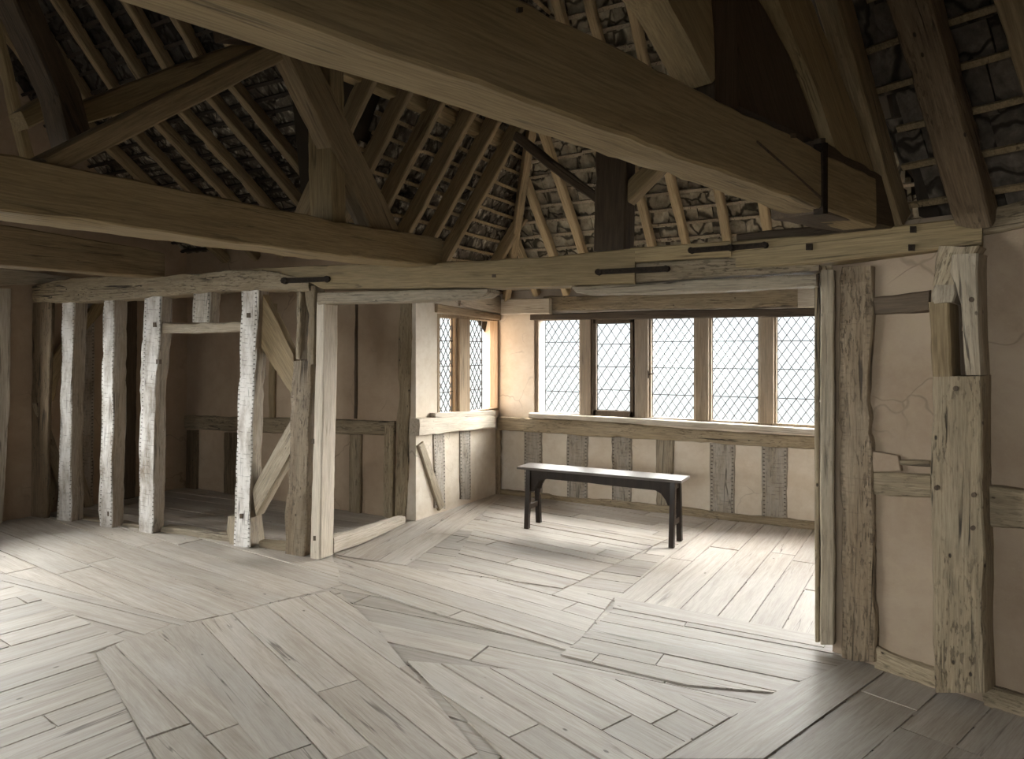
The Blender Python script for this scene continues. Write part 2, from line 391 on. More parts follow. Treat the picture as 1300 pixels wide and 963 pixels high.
class MB:
    def __init__(s): s.v = []; s.f = []; s.mi = []; s.uv = {}; s.tone = []
    def hexa(s, c, mi=0, tone=0.5):      # 8 corners: 0-3 one face, 4-7 the opposite
        b = len(s.v); s.v += [V(x) for x in c]
        for f in ((0, 1, 2, 3), (7, 6, 5, 4), (0, 4, 5, 1), (1, 5, 6, 2), (2, 6, 7, 3), (3, 7, 4, 0)):
            s.f.append(tuple(b + i for i in f)); s.mi.append(mi); s.tone.append(tone)
    def box(s, a, b, mi=0, tone=.5):
        (x0, y0, z0), (x1, y1, z1) = a, b
        s.hexa([(x0, y0, z0), (x1, y0, z0), (x1, y1, z0), (x0, y1, z0), (x0, y0, z1), (x1, y0, z1), (x1, y1, z1), (x0, y1, z1)], mi, tone)
    def prism(s, poly, T, mi=0, tone=.5):
        b = len(s.v); n = len(poly); T = V(T)
        s.v += [V(p) for p in poly] + [V(p) + T for p in poly]
        fs = [tuple(b + i for i in range(n)), tuple(b + 2 * n - 1 - i for i in range(n))]
        fs += [(b + i, b + n + i, b + n + (i + 1) % n, b + (i + 1) % n) for i in range(n)]
        for f in fs: s.f.append(f); s.mi.append(mi); s.tone.append(tone)
    def rod(s, p0, p1, r, n=6, mi=0):
        p0, p1 = V(p0), V(p1); d = (p1 - p0).normalized()
        a = d.orthogonal().normalized(); c = d.cross(a)
        poly = [p0 + a * math.cos(2 * math.pi * i / n) * r + c * math.sin(2 * math.pi * i / n) * r for i in range(n)]
        s.prism(poly, p1 - p0, mi)
    def build(s, name, mats, parent=None, origin=None, smooth=False, bevel=0, sub=0):
        if not isinstance(mats, (list, tuple)): mats = [mats]
        if origin is None:
            o = sum(s.v, V((0, 0, 0))) / len(s.v); o.z = min(v.z for v in s.v)
        else: o = V(origin)
        me = bpy.data.meshes.new(name)
        me.from_pydata([v - o for v in s.v], [], s.f); me.update()
        bm = bmesh.new(); bm.from_mesh(me); bmesh.ops.recalc_face_normals(bm, faces=bm.faces)
        if bevel:
            bmesh.ops.bevel(bm, geom=list(bm.edges), offset=bevel, segments=1, affect='EDGES', clamp_overlap=True)
        bm.to_mesh(me); bm.free()
        for m in mats: me.materials.append(m)
        if not bevel: me.polygons.foreach_set('material_index', s.mi)
        if smooth: shade(me)
        return link(name, me, Matrix.Translation(o), parent)

def struct(o): o['kind'] = 'structure'; return o

# ------------------------------------------------------------------ plan
YF = 4.06                                  # line of the front screen and opening
P = PY(YF)
S = PV((-3.93, 4.06), (-7.05, 3.785))      # the post screen left of the opening, slightly out of line
YW = 6.95; W = PY(YW)                      # bay window wall
XB = -4.12; B = PX(XB)                     # bay's left wall
YC = 5.45; C = PY(YC)                      # outer wall behind the screen
XL = -7.5; LW = PX(XL)                     # left end wall
RA = math.radians(20)
RW0 = V((-.42, 4.15, 0)); RWd = V((math.cos(RA), -math.sin(RA), 0))
RW = PV(RW0[:2], (RW0 + RWd)[:2])          # right wall, turned towards the viewer
NTd = V((.259, .966, 0)); NT0 = V((-.062, 4.06, 0))
NT = PV(NT0[:2], (NT0 - NTd * 2)[:2])      # near roof truss

# ------------------------------------------------------------------ floor
def clip(poly, zone):
    out = poly
    n = len(zone)
    area = sum(zone[i][0] * zone[(i + 1) % n][1] - zone[(i + 1) % n][0] * zone[i][1] for i in range(n))
    sg = 1 if area > 0 else -1
    for i in range(n):
        a, b = zone[i], zone[(i + 1) % n]
        def ins(p): return sg * ((b[0] - a[0]) * (p[1] - a[1]) - (b[1] - a[1]) * (p[0] - a[0]))
        res = []
        for j in range(len(out)):
            p, q = out[j], out[(j + 1) % len(out)]
            dp, dq = ins(p), ins(q)
            if dp >= 0: res.append(p)
            if (dp > 0) != (dq > 0) and abs(dp - dq) > 1e-12:
                t = dp / (dp - dq); res.append((p[0] + (q[0] - p[0]) * t, p[1] + (q[1] - p[1]) * t))
        out = res
        if len(out) < 3: return []
    return out
def g2(px, py): p = G(px, py); return (p.x, p.y)
fv, ff, fuv, ft = [], [], [], []
def planks(zone, d, width, z, lens=(1.6, 3.6), phase=0., tone=(0, 1), gap=.0045, jit=.15):
    d = V((d[0], d[1])).normalized(); n = V((-d.y, d.x))
    us = [d.x * p[0] + d.y * p[1] for p in zone]; vs = [n.x * p[0] + n.y * p[1] for p in zone]
    v0 = min(vs) - width * phase
    while v0 < max(vs):
        w = width * random.uniform(1 - jit, 1 + jit)
        u0 = min(us) - random.uniform(0, lens[1])
        while u0 < max(us):
            L = random.uniform(*lens)
            r = [(u0 + gap, v0 + gap), (u0 + L - gap, v0 + gap), (u0 + L - gap, v0 + w - gap), (u0 + gap, v0 + w - gap)]
            poly = clip([(d.x * a + n.x * b, d.y * a + n.y * b) for a, b in r], zone)
            if len(poly) >= 3:
                b0 = len(fv); k = len(poly); h0 = z + random.uniform(-.0025, .0025)
                tx, ty = random.uniform(-.003, .003), random.uniform(-.006, .006)
                rnd = random.uniform(0, 90); tn = random.uniform(*tone)
                um = u0 + L / 2; vm = v0 + w / 2
                for (x, y) in poly:
                    uu = d.x * x + d.y * y; vv = n.x * x + n.y * y
                    fv.append((x, y, h0 + tx * (uu - um) / L + ty * (vv - vm)))
                for (x, y) in poly: fv.append((x, y, z - .022))
                def uvof(i):
                    x, y, _ = fv[i]; return (d.x * x + d.y * y + rnd, n.x * x + n.y * y + rnd * .37)
                for f in [tuple(b0 + i for i in range(k))] + [(b0 + i, b0 + k + i, b0 + k + (i + 1) % k, b0 + (i + 1) % k) for i in range(k)]:
                    ff.append(f); ft.append(tn); fuv.append([uvof(i) for i in f])
            u0 += L
        v0 += w
def zone(pix, dpx, width, z, **kw):
    a, b = g2(*dpx[0]), g2(*dpx[1])
    planks([g2(*p) for p in pix], (b[0] - a[0], b[1] - a[1]), width, z, **kw)
planks([(-7.7, -2), (3, -2), (3, 7.1), (-7.7, 7.1)], (1, .05), .19, -.006, lens=(1.5, 3.))
# bay
zone([(424, 703), (516, 717), (622, 644), (655, 620), (620, 615), (515, 655)], ((515, 717), (620, 644)), .30, .001, lens=(3, 5), tone=(.6, 1))
zone([(515, 716), (782, 757), (897, 660), (960, 630), (640, 612), (620, 643)], ((607, 674), (745, 701)), .155, .000, lens=(1.2, 4), tone=(.2, .9))
zone([(783, 758), (1050, 808), (1130, 700), (960, 630), (897, 660)], ((852, 767), (893, 728)), .21, .000, lens=(1.4, 4), tone=(.5, 1))
# threshold board and the boards in front of the opening
zone([(782, 758.5), (1050, 809), (1046, 822), (778, 772)], ((782, 758), (1046, 809)), .5, .004, lens=(6, 7), tone=(.5, .6))
zone([(422, 705), (780, 758), (736, 812), (712, 829), (560, 780), (432, 745)], ((540, 748), (735, 808)), .20, .001, lens=(1.5, 4), tone=(.3, .95))
zone([(779, 773), (1046, 823), (1085, 836), (985, 878), (870, 868), (712, 830)], ((782, 773), (965, 806)), .145, .002, lens=(4, 5), tone=(.05, .75), gap=.003)
zone([(1085, 836), (1300, 880), (1300, 963), (1110, 963), (830, 963), (985, 878)], ((870, 963), (1070, 836)), .24, .001, tone=(.2, .8))
# middle foreground
zone([(437, 746), (560, 781), (712, 831), (870, 869), (984, 879), (830, 963), (700, 1020), (480, 800)], ((437, 745), (575, 822)), .185, .001, lens=(1.2, 3.2), tone=(.2, .9))
zone([(350, 765), (436, 746), (480, 800), (700, 1020), (420, 1060), (205, 800)], ((330, 772), (450, 872)), .20, .0015, lens=(.9, 2.6), tone=(.2, 1))
# left
zone([(-140, 690), (60, 655), (424, 704), (436, 746), (350, 765), (205, 800), (158, 812), (-40, 716)], ((47, 759), (155, 812)), .23, .000, lens=(1.5, 3.5), tone=(.4, 1))
zone([(-140, 690), (-40, 716), (158, 812), (110, 829), (-140, 905)], ((0, 862), (160, 812)), .22, .001, tone=(.2, .8))
zone([(-140, 905), (110, 829), (122, 829), (150, 880), (260, 1060), (-140, 1060)], ((0, 862), (160, 812)), .19, -.001, tone=(0, .6))
zone([(122, 829), (158, 812), (205, 800), (420, 1060), (260, 1060), (150, 880)], ((205, 800), (290, 870)), .21, .001, lens=(.8, 2), tone=(.3, .9))
me = bpy.data.meshes.new('floor'); me.from_pydata(fv, [], ff); me.update()
uvl = me.uv_layers.new(name='UVMap'); k = 0
at = me.attributes.new('tone', 'FLOAT', 'FACE'); at.data.foreach_set('value', ft)
for p_, uvs in zip(me.polygons, fuv):
    for li, uv in zip(p_.loop_indices, uvs): uvl.data[li].uv = uv
me.materials.append(M['floor'])
fl = struct(link('floor', me, Matrix.Identity(4)))
mb = MB(); mb.box((-7.9, -2.2, -.12), (3.2, 7.3, -.028)); o = mb.build('floor_base', M['gap'], fl)

# ------------------------------------------------------------------ plaster walls
def wall(name, origin, d, length, z0, z1, thick, holes, mat, n=None):
    """Wall along d; its inner face contains origin, thickness goes to +n. holes = (u0,u1,z0,z1)."""
    d = V(d).normalized(); n = V(n).normalized() if n else V((-d.y, d.x, 0))
    o0 = V(origin)
    us = sorted(set([0, length] + [h[0] for h in holes] + [h[1] for h in holes]))
    zs = sorted(set([z0, z1] + [h[2] for h in holes] + [h[3] for h in holes]))
    mb = MB()
    for i in range(len(us) - 1):
        for j in range(len(zs) - 1):
            uc, zc = (us[i] + us[i + 1]) / 2, (zs[j] + zs[j + 1]) / 2
            if any(h[0] < uc < h[1] and h[2] < zc < h[3] for h in holes): continue
            c = []
            for w in (0, thick):
                for (u, z) in ((us[i], zs[j]), (us[i + 1], zs[j]), (us[i + 1], zs[j + 1]), (us[i], zs[j + 1])):
                    p = o0 + d * u + n * w; c.append((p.x, p.y, z))
            mb.hexa(c)
    return struct(mb.build(name, mat, origin=(0, 0, 0)))
WZ0, WZ1 = .90, 1.965
WX0, WX1 = W(678, 500).x, -.05
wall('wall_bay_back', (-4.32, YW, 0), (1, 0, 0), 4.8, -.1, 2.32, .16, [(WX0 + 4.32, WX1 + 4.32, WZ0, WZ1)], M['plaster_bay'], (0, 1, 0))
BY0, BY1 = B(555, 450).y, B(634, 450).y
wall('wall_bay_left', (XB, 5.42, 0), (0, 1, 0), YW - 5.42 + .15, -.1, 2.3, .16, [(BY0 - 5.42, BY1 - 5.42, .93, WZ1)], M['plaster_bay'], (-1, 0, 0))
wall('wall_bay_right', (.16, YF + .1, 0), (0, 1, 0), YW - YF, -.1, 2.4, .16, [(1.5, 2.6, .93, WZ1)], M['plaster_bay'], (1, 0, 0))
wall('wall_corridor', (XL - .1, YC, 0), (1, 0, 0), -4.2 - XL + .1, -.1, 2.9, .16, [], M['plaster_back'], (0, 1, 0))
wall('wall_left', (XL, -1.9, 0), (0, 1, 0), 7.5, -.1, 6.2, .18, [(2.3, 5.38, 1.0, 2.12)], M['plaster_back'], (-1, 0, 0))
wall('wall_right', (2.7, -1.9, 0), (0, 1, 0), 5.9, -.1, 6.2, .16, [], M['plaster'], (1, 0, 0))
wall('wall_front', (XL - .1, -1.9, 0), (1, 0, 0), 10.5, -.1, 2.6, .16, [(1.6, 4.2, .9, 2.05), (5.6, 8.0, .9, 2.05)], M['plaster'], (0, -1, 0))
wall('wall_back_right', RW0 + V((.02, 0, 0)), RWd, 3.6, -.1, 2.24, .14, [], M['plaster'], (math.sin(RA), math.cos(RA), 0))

# ------------------------------------------------------------------ roof shell (what the slates are laid on) and slates
def main_z(y):
    if y > 3.9: return 3.83 - .7 * (y - 3.9)
    if y > 2.2: return 3.83 + 1.2 * (3.9 - y)
    return 5.87 - .87 * (2.2 - y)
def BLz(x, y): return 3.5 + 1.4 * (x + 3.2)
def Hz(x, y): return 2.3 + 1.12 * (YW - y)
def BRz(x, y): return 2.3 + 1.4 * (.35 - x)
RB = math.radians(24)
RE0 = V((.28, 3.98, 2.27)); REe = V((math.cos(RB), -math.sin(RB), 0)); REi = V((-math.sin(RB), -math.cos(RB), 0))
def RPz(x, y): return 2.27 + 1.1 * ((V((x, y, 0)) - RE0).dot(REi))
def right_of_nt(x, y):
    q = V((x, y, 0)) - NT0; return NTd.x * q.y - NTd.y * q.x < 0
def roof_z(x, y):
    if right_of_nt(x, y) and (V((x, y, 0)) - RE0).dot(REi) > -.45: return min(main_z(y), RPz(x, y))
    if x > (-4.05 if y < 5.35 else -4.25) and y > 3.9: return min(BLz(x, y), Hz(x, y), BRz(x, y))
    return main_z(y)
gx = [-8 + .1 * i for i in range(112)]; gy = [-2.2 + .1 * j for j in range(96)]
vs = [(x, y, roof_z(x, y) + .11) for y in gy for x in gx]
fs = [(j * 112 + i, j * 112 + i + 1, (j + 1) * 112 + i + 1, (j + 1) * 112 + i) for j in range(95) for i in range(111) if not (gx[i] < -4.35 and gy[j] > 5.75)]
me = bpy.data.meshes.new('ceiling'); me.from_pydata(vs, [], fs); me.update(); me.materials.append(M['under'])
ceil = struct(link('ceiling', me, Matrix.Identity(4)))

def slates(name, org, e, u, ulen, elen, keep, gauge=.165, mat='slate', lmat='oak_roof'):
    """Rows of slates seen from below with their laths: org corner, e along the eave, u up the slope."""
    org, e, u = V(org), V(e).normalized(), V(u).normalized(); n = e.cross(u)
    if n.z > 0: n = -n
    vv, f_, uv_, tn, mi = [], [], [], [], []
    def quadbox(c, mi_, t_, uvb):
        b = len(vv); vv.extend(c)
        for f in ((0, 1, 2, 3), (7, 6, 5, 4), (0, 4, 5, 1), (1, 5, 6, 2), (2, 6, 7, 3), (3, 7, 4, 0)):
            f_.append(tuple(b + i for i in f)); uv_.append([uvb[i % 4] for i in f]); tn.append(t_); mi.append(mi_)
    r = 0; s = 0.
    while s < ulen:
        a = random.uniform(-.2, 0)
        while a < elen:
            w = random.uniform(.13, .34); c = org + e * (a + w / 2) + u * (s + gauge / 2)
            if keep(c):
                t1, t2, t3 = [random.uniform(-.012, .012) for _ in range(3)]
                l0, l1 = s - .03 + random.uniform(-.02, .02), s + gauge + .03
                cs = []
                for lift in (0, -.014):
                    for (aa, ss, tt) in ((a + .003, l0, t1 + .012), (a + w - .003, l0 + random.uniform(-.015, .015), t2 + .012), (a + w - .003, l1, t3 - .015), (a + .003, l1, t1 - .015)):
                        cs.append(org + e * aa + u * ss + n * (lift + tt))
                rr = random.uniform(0, 3)
                quadbox(cs, 0, random.random(), [(a + rr, s), (a + w + rr, s), (a + w + rr, s + gauge), (a + rr, s + gauge)])
            a += w
        a = random.uniform(-.5, 0)
        while a < elen:
            w = random.uniform(.7, 1.5); k = 6; dz = random.uniform(-.01, .01)
            for i in range(k):
                a0, a1 = a + w * i / k, a + w * (i + 1) / k
                if keep(org + e * (a0 + a1) / 2 + u * s) and a0 < elen:
                    wv = lambda q: .006 * noise.noise(V((q * 3, r * 2.3, 0)))
                    hw = .014
                    cs = []
                    for dn in (.026, .044):
                        for (aa, sgn) in ((a0, -1), (a1, -1), (a1, 1), (a0, 1)):
                            cs.append(org + e * aa + u * (s + sgn * hw + wv(aa) + dz) + n * dn)
                    quadbox(cs, 1, random.random(), [(a0, 0), (a1, 0), (a1, .03), (a0, .03)])
            a += w
        s += gauge; r += 1
    me = bpy.data.meshes.new(name); me.from_pydata(vv, [], f_); me.update()
    uvl = me.uv_layers.new(name='UVMap')
    for p_, uvs in zip(me.polygons, uv_):
        for li, q in zip(p_.loop_indices, uvs): uvl.data[li].uv = q
    at = me.attributes.new('tone', 'FLOAT', 'FACE'); at.data.foreach_set('value', tn)
    me.polygons.foreach_set('material_index', mi)
    me.materials.append(M[mat]); me.materials.append(M[lmat])
    return struct(link(name, me, Matrix.Identity(4)))
TOL = .05
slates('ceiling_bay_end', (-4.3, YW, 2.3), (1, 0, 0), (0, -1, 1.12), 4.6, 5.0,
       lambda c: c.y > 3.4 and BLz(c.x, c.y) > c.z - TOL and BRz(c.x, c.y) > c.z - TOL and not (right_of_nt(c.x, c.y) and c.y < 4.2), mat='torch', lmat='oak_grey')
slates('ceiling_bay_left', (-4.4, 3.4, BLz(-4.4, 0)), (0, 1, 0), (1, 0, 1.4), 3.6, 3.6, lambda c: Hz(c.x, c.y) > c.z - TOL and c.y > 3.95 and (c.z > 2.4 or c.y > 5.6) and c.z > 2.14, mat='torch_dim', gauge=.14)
slates('ceiling_main_lower', (-7.9, 5.6, main_z(5.6)), (1, 0, 0), (0, -1, .7), 1.7 * 1.2207, 3.84, lambda c: c.y > 3.9, mat='torch_dim', lmat='lath_shade', gauge=.13)
slates('ceiling_main_upper', (-7.9, 3.9, 3.83), (1, 0, 0), (0, -1, 1.2), 2.6, 8.5, lambda c: (c.x < -4.05 or c.y < 3.85) and not right_of_nt(c.x, c.y), lmat='lath_shade')
slates('ceiling_right', RE0 - REe * 1.2 - REi * .2 + V((0, 0, -.22)), REe, REi + V((0, 0, 1.1)), 3.6, 4.4,
       lambda c: right_of_nt(c.x, c.y) and main_z(c.y) > c.z - TOL, gauge=.2, mat='slate2')

# ------------------------------------------------------------------ rafters
def plane_of(p, e, u): return Plane(p, V(e).cross(V(u)))
PH = plane_of((0, YW, 2.3), (1, 0, 0), (0, -1, 1.12)); PBL = plane_of((-3.2, 0, 3.5), (0, 1, 0), (1, 0, 1.4))
PLl = plane_of((0, 3.9, 3.83), (1, 0, 0), (0, -1, .7)); PLu = plane_of((0, 3.9, 3.83), (1, 0, 0), (0, -1, 1.2))
PR = plane_of(RE0, REe, REi + V((0, 0, 1.1)))
def rafter(label, p0, p1, w, h, nrm, mat='oak_roof', group=None, **kw):
    """p0-p1 on the slate plane; hangs below it. nrm = slope normal pointing down into the room."""
    nrm = V(nrm).normalized()
    if nrm.z > 0: nrm = -nrm
    p0, p1 = V(p0) + nrm * (.056 + h / 2), V(p1) + nrm * (.056 + h / 2)
    d = (p1 - p0).normalized()
    return bar3('rafter', label, 'rafter', p0, p1, w, h, mat, side=d.cross(nrm), group=group, rough=.004, **kw)
nH = V((1, 0, 0)).cross(V((0, -1, 1.12))); nBL = V((0, 1, 0)).cross(V((1, 0, 1.4)))
nLl = V((1, 0, 0)).cross(V((0, -1, .7))); nLu = V((1, 0, 0)).cross(V((0, -1, 1.2))); nR = REe.cross(REi + V((0, 0, 1.1)))
gH = 'rafters of the bay end slope'
hx = [(PH(a, b).x, t) for a, b, t in ((667, 318, 'short jack rafter beside the foot of the hip rafter'),
      (706, 316, 'leaning rafter left of the second, over the first window light'),
      (744, 313, 'rafter immediately left of the dark central post'), (799, 306, 'rafter half hidden by the right side of the dark central post'),
      (832, 306, 'rafter under the small right-hand brace of the central post'), (874, 304, 'rafter above the left end of the iron straps'),
      (926, 298, 'rafter above the scarf joint of the front beam'), (976, 285, 'rafter coming down beside the lower end of the big near beam'))]
xA = -3.2
for i, (x, t) in enumerate(hx):
    ytop = 5.95 if i == 0 else (5.75 if i == 1 else 4.35)
    yh = YW - (BLz(x, 0) - 2.3) / 1.12 + .12 if i < 2 else 4.35      # jack rafters stop at the hip
    yt = max(ytop, min(yh, 6.6)) if i < 2 else 4.35
    rafter('sawn oak ' + t, (x, YW + .02, Hz(0, YW + .02)), (x, yt, Hz(0, yt)), .072, .085, nH, 'oak_pale2', group=gH, )
for px_, t in ((1040, 'behind the near beam end'),):
    pass
# hip rafters
hipb = V((-4.06, YW, 2.3)); hx1 = -2.6; hz1 = BLz(hx1, 0); hipt = V((hx1, YW - (hz1 - 2.3) / 1.12, hz1))
tag(bar3('hip_rafter', None, None, hipb + V((.05, -.03, -.16)), hipt + V((0, 0, -.16)), .07, .15, 'oak_roof'), 'oak hip rafter rising from the bay corner, where the two slopes meet', 'rafter')
gB = 'rafters of the bay left slope'
for (tx, ty), t in (((452, 92), 'short leftmost rafter seen beside the timber post'), ((497, 110), 'rafter second from the raking brace'),
                    ((536, 128), 'rafter in the middle of the left slope, third from the brace'), ((574, 147), 'rafter fourth from the brace, under the middle of the small purlin'),
                    ((605, 160), 'rafter fifth from the brace with torching crumbs on its edge'), ((631, 176), 'last full rafter before the hip, under the purlin end')):
    y = PBL(tx, ty).y
    xf = -3.99 if y < 5.5 else -4.1
    rafter('narrow oak ' + t, (xf, y, BLz(xf, 0)), (-3.0, y, BLz(-3.0, 0)), .055, .135, nBL, group=gB)
y = 6.3
rafter('short jack rafter under the hip at the bay corner', (-4.1, y, BLz(-4.1, 0)), (-3.55, y, BLz(-3.55, 0)), .055, .12, nBL, group=gB)
tag(bar3('purlin', None, None, (xA - .02, 3.05, 3.40), (xA - .02, 5.62, 3.46), .10, .11, 'oak_new'), 'slim light oak purlin running behind the big near beam to the hip', 'beam')
# main roof rafters: lower and upper lengths
gl, gu = 'lower rafters of the left slope', 'upper rafters of the left slope'
lows = [((158, 171), (216, 237), 'just above the dark tie beam end'), ((192, 154), (264, 238), 'lit along its edge, second from the left'),
        ((216, 144), (302, 237), 'third from the left under the raking strut'), ((243, 130), (345, 240), 'broad, fourth from the left under the strut'),
        ((279, 111), (380, 228), 'with a bright edge, fifth from the left'), ((317, 94), (388, 192), 'sixth from the left, beside the light post')]
for a, b, t in lows:
    x = PLl(b[0] - 8, b[1]).x
    rafter('oak lower rafter ' + t, (x, 5.5, main_z(5.5)), (x, 3.88, main_z(3.88)), .075, .10, nLl, group=gl)
ups = [((10, 25), 'at the far left edge'), ((60, 30), 'faint, second from the left'), ((105, 30), 'crossing the dark, third from the left'), ((150, 30), 'pale, fourth from the left'),
       ((192, 30), 'over the raking strut, fifth from the left'), ((240, 28), 'short in view, beside the near beam'), ((290, 30), 'mostly hidden by the near beam')]
for a, t in ups:
    x = PLu(*a).x
    rafter('oak upper rafter ' + t, (x, 3.95, main_z(3.9)), (x, 2.2, 5.87), .07, .10, nLu, group=gu)

# ------------------------------------------------------------------ left truss (tie beam running towards the viewer) and its timbers
XT = -2.87; T1 = PX(XT)
tie = run_on('tie_beam', 'long brown tie beam crossing the upper left, carrying the A-shaped struts', T1,
    [(0, 193, 266.5), (150, 222, 286), (300, 254, 308), (434, 281, 325), (530, 297, 335), (562, 303, 338)], .26, 'oak_new', -1.88, rough=.005)
run_on('tie_beam', 'darker second tie beam below and behind the first at the left edge', PX(-5.68),
    [(0, 284, 337), (150, 309, 348), (209, 322, 352)], .22, 'oak_roof', -1.88)
T2 = T1.off(-.02)
tim('strut', 'dark raking strut rising from the tie beam to the apex under the near beam', 'strut', T1,
    [((55, 200), (78, 220)), ((205, 123), (222, 147)), ((350, 50), (360, 76))], .14, 'oak_roof', off=.03)
tim('brace', 'broad dark brace descending right from the apex to the tie beam', 'brace', T1,
    [((360, 58), (394, 58)), ((473, 290), (508, 292))], .12, 'oak_roof', off=.05)
tim('post', 'light oak post standing on the tie beam behind the brace', 'post', PY(3.06),
    vert([(70, 389, 419), (180, 390, 420), (283, 393, 423)]), .12, 'oak_new')
tim('strut', 'light oak raking timber behind the dark strut, running up to the near beam', 'strut', PX(-3.25),
    [((100, 130), (108, 156)), ((200, 92), (212, 128)), ((300, 55), (312, 88)), ((347, 38), (354, 64))], .13, 'oak_new')
tim('strut', 'short light timber block between two rafters at the far left of the roof', 'strut', PX(-3.55), [((26, 141), (36, 163)), ((60, 121), (74, 147))], .12, 'oak_new')
tim('principal_rafter', 'dark principal rafter passing behind the light raking timber', 'rafter', PX(-3.12),
    [((-10, -60), (22, -60)), ((72, 120), (104, 118)), ((88, 185), (122, 180))], .14, 'oak_dark')
tim('strut', 'thin pale strut leaning at the far left edge of the roof', 'strut', PX(-4.3),
    [((-14, -10), (-5, -10)), ((-1, 60), (9, 56)), ((36, 215), (48, 213))], .07, 'oak_new')
blk = MB(); q = T1.off(.0)
blk.prism([q(297, 30), q(343, 27), q(343, 50), q(300, 46)], V((-.16, 0, 0)))
tag(blk.build('packing_block', M['oak_dark'], bevel=.004), 'small black packing block between the near beam and the strut apex', 'block', kind='thing')

# ------------------------------------------------------------------ near truss
def ntpts(st): return [(NT(*a), NT(*b)) for a, b in st]
zt, zb = 2.388, 2.16
def along(t): return NT0 - NTd * t
tA, tB = .50, 4.4
near = core('tie_beam', [(along(t) + V((0, 0, zt)), along(t) + V((0, 0, zb))) for t in (.42, 1.2, 2.2, 3.2, tB, 6.05)], NT.n * .15, M['oak_new'], rough=.004)
tag(near, 'massive pale sawn tie beam sweeping across the top right, nearest the viewer', 'beam', kind='thing')
tim('beam_end', 'dark old stub of the near tie beam on the wall plate beyond the iron strap', 'beam', NT,
    [((1046, 176), (1046, 270)), ((1090, 205), (1090, 281)), ((1152, 240), (1152, 292))], .22, 'oak_dark', off=.01)
def bx_on(pl, x0, y0, x1, y1, th, out=.006):
    mb = MB(); a = pl.off(-out)
    mb.prism([a(x0, y0), a(x1, y0), a(x1, y1), a(x0, y1)], pl.n * (th + out)); return mb
bx_on(NT, 1045, 181, 1051, 271, .03, .008).build('strap', M['iron'], near)
sj = MB(); q = NT.off(-.006); sj.prism([q(962, 178), q(1044, 250), q(1044, 253), q(962, 180.5)], NT.n * .01); sj.build('scarf_joint', M['oak_dark'], near)
for x, y in ((661, 12), (1008, 172), (1045, 178)):
    bx_on(NT, x - 3, y - 3, x + 3, y + 3, .02).build('peg', M['oak_dark'], near)
tim('king_post', 'dark king post standing on the near tie beam, cut off by the top edge', 'post', NT, vert([(-440, 905, 939), (60, 907, 939), (138, 907, 939)]), .16, 'oak_dark', off=.04)
tim('brace', 'oak brace left of the king post with a bright underside', 'brace', NT,
    [((640, -260), (800, -300)), ((787, -70), (905, -100)), ((847, 0), (906, -8)), ((905, 106), (908, 98))], .12, 'oak_new', off=.03)
tim('brace', 'wide reddish-brown brace board right of the king post', 'brace', NT,
    [((938, -40), (946, -40)), ((938, 0), (965, 0)), ((938, 70), (1003, 70)), ((938, 134), (1044, 182))], .10, 'oak_dark', off=.06)
pr = tim('principal_rafter', 'thick principal rafter with a lit left face, footed at the iron strap', 'rafter', NT,
    [((866, -440), (912, -440)), ((958, -90), (1000, -90)), ((988, 0), (1030, 0)), ((1032, 100), (1070, 100)), ((1064, 200), (1110, 215)), ((1078, 236), (1150, 262))], .20, 'oak_new', off=.02)
# right slope rafters
def raf_px(name, label, st, w, h, mat):
    pts = [PR(*s) for s in st]
    return rafter(label, pts[0], pts[-1], w, h, nR, mat)
rafter('brown rafter between the principal rafter and the bare slates on the right', PR(1150, 262) , PR(1060, -60), .09, .13, nR, 'oak_roof')
rafter('gnarled worm-eaten round rafter standing above the cut end of the front beam', PR(1252, 262), PR(1154, -90), .15, .12, nR, 'oak_gnarl', step=.05)
rafter('half-seen rafter cut by the top right corner', PR(1385, 262), PR(1290, -60), .10, .12, nR, 'oak_roof')

# ------------------------------------------------------------------ front beam, plate and lintels
A_ = PY(YF - .05)
Bm = PV((-.75, YF - .055), (.24, 3.86))
fb = tim('wall_plate', 'long sawn oak beam over the bay opening, scarfed at its right end', 'beam', A_,
    horz([(322, 340, 353), (388, 337, 357), (410, 336, 367), (526, 334, 366), (620, 329.5, 365), (700, 325, 363.5), (806, 314, 360)]), .18, 'oak_new', rough=.003)
f2 = tim('wall_plate', 'upper tongue of the scarfed beam with an iron strap, above the right windows', 'beam', A_,
    horz([(800, 314, 333), (928, 305, 325)]), .18, 'oak_new', rough=.002)
f3 = tim('wall_plate', 'short pale oak beam over the right jamb with a squared cut end and bolts', 'beam', Bm,
    horz([(926, 306, 341), (1040, 298, 334), (1140, 286, 322.5), (1247, 273, 311)]), .17, 'oak_new', rough=.002)
tim('wall_plate', 'decayed brown piece of old beam let into the scarf below the iron strap', 'beam', A_,
    horz([(807, 333.5, 358), (928, 326, 350), (1040, 330, 344)]), .14, 'oak_old', off=.012)
f4 = tim('wall_plate', 'crooked old wall plate over the left posts', 'beam', S,
    horz([(40, 361, 384), (93, 352, 383), (145, 350, 381), (207, 350, 376), (271, 344, 370), (330, 342, 369), (392, 355, 370)]), .2, 'oak_old', off=-.03, rough=.009)
tim('wall_plate', 'pale plate piece running into the left end of the old wall plate', 'beam', LW, horz([(-30, 337, 362), (35, 344, 361), (88, 351, 360)]), .12, 'oak_grey', off=-.12)
tim('wall_plate', 'rough old plate over the right-hand plaster, beyond the cut beam end', 'beam', RW, horz([(1247, 265, 300), (1300, 256, 290), (1400, 238, 275)]), .14, 'oak_old', off=-.02, rough=.008)
tim('lintel', 'thin pale lintel under the left half of the opening beam with a rounded end', 'lintel', A_,
    horz([(403, 371, 386), (520, 368, 382.5), (600, 367, 379), (612, 367, 377), (619, 367, 372)]), .16, 'oak_grey', off=.01)
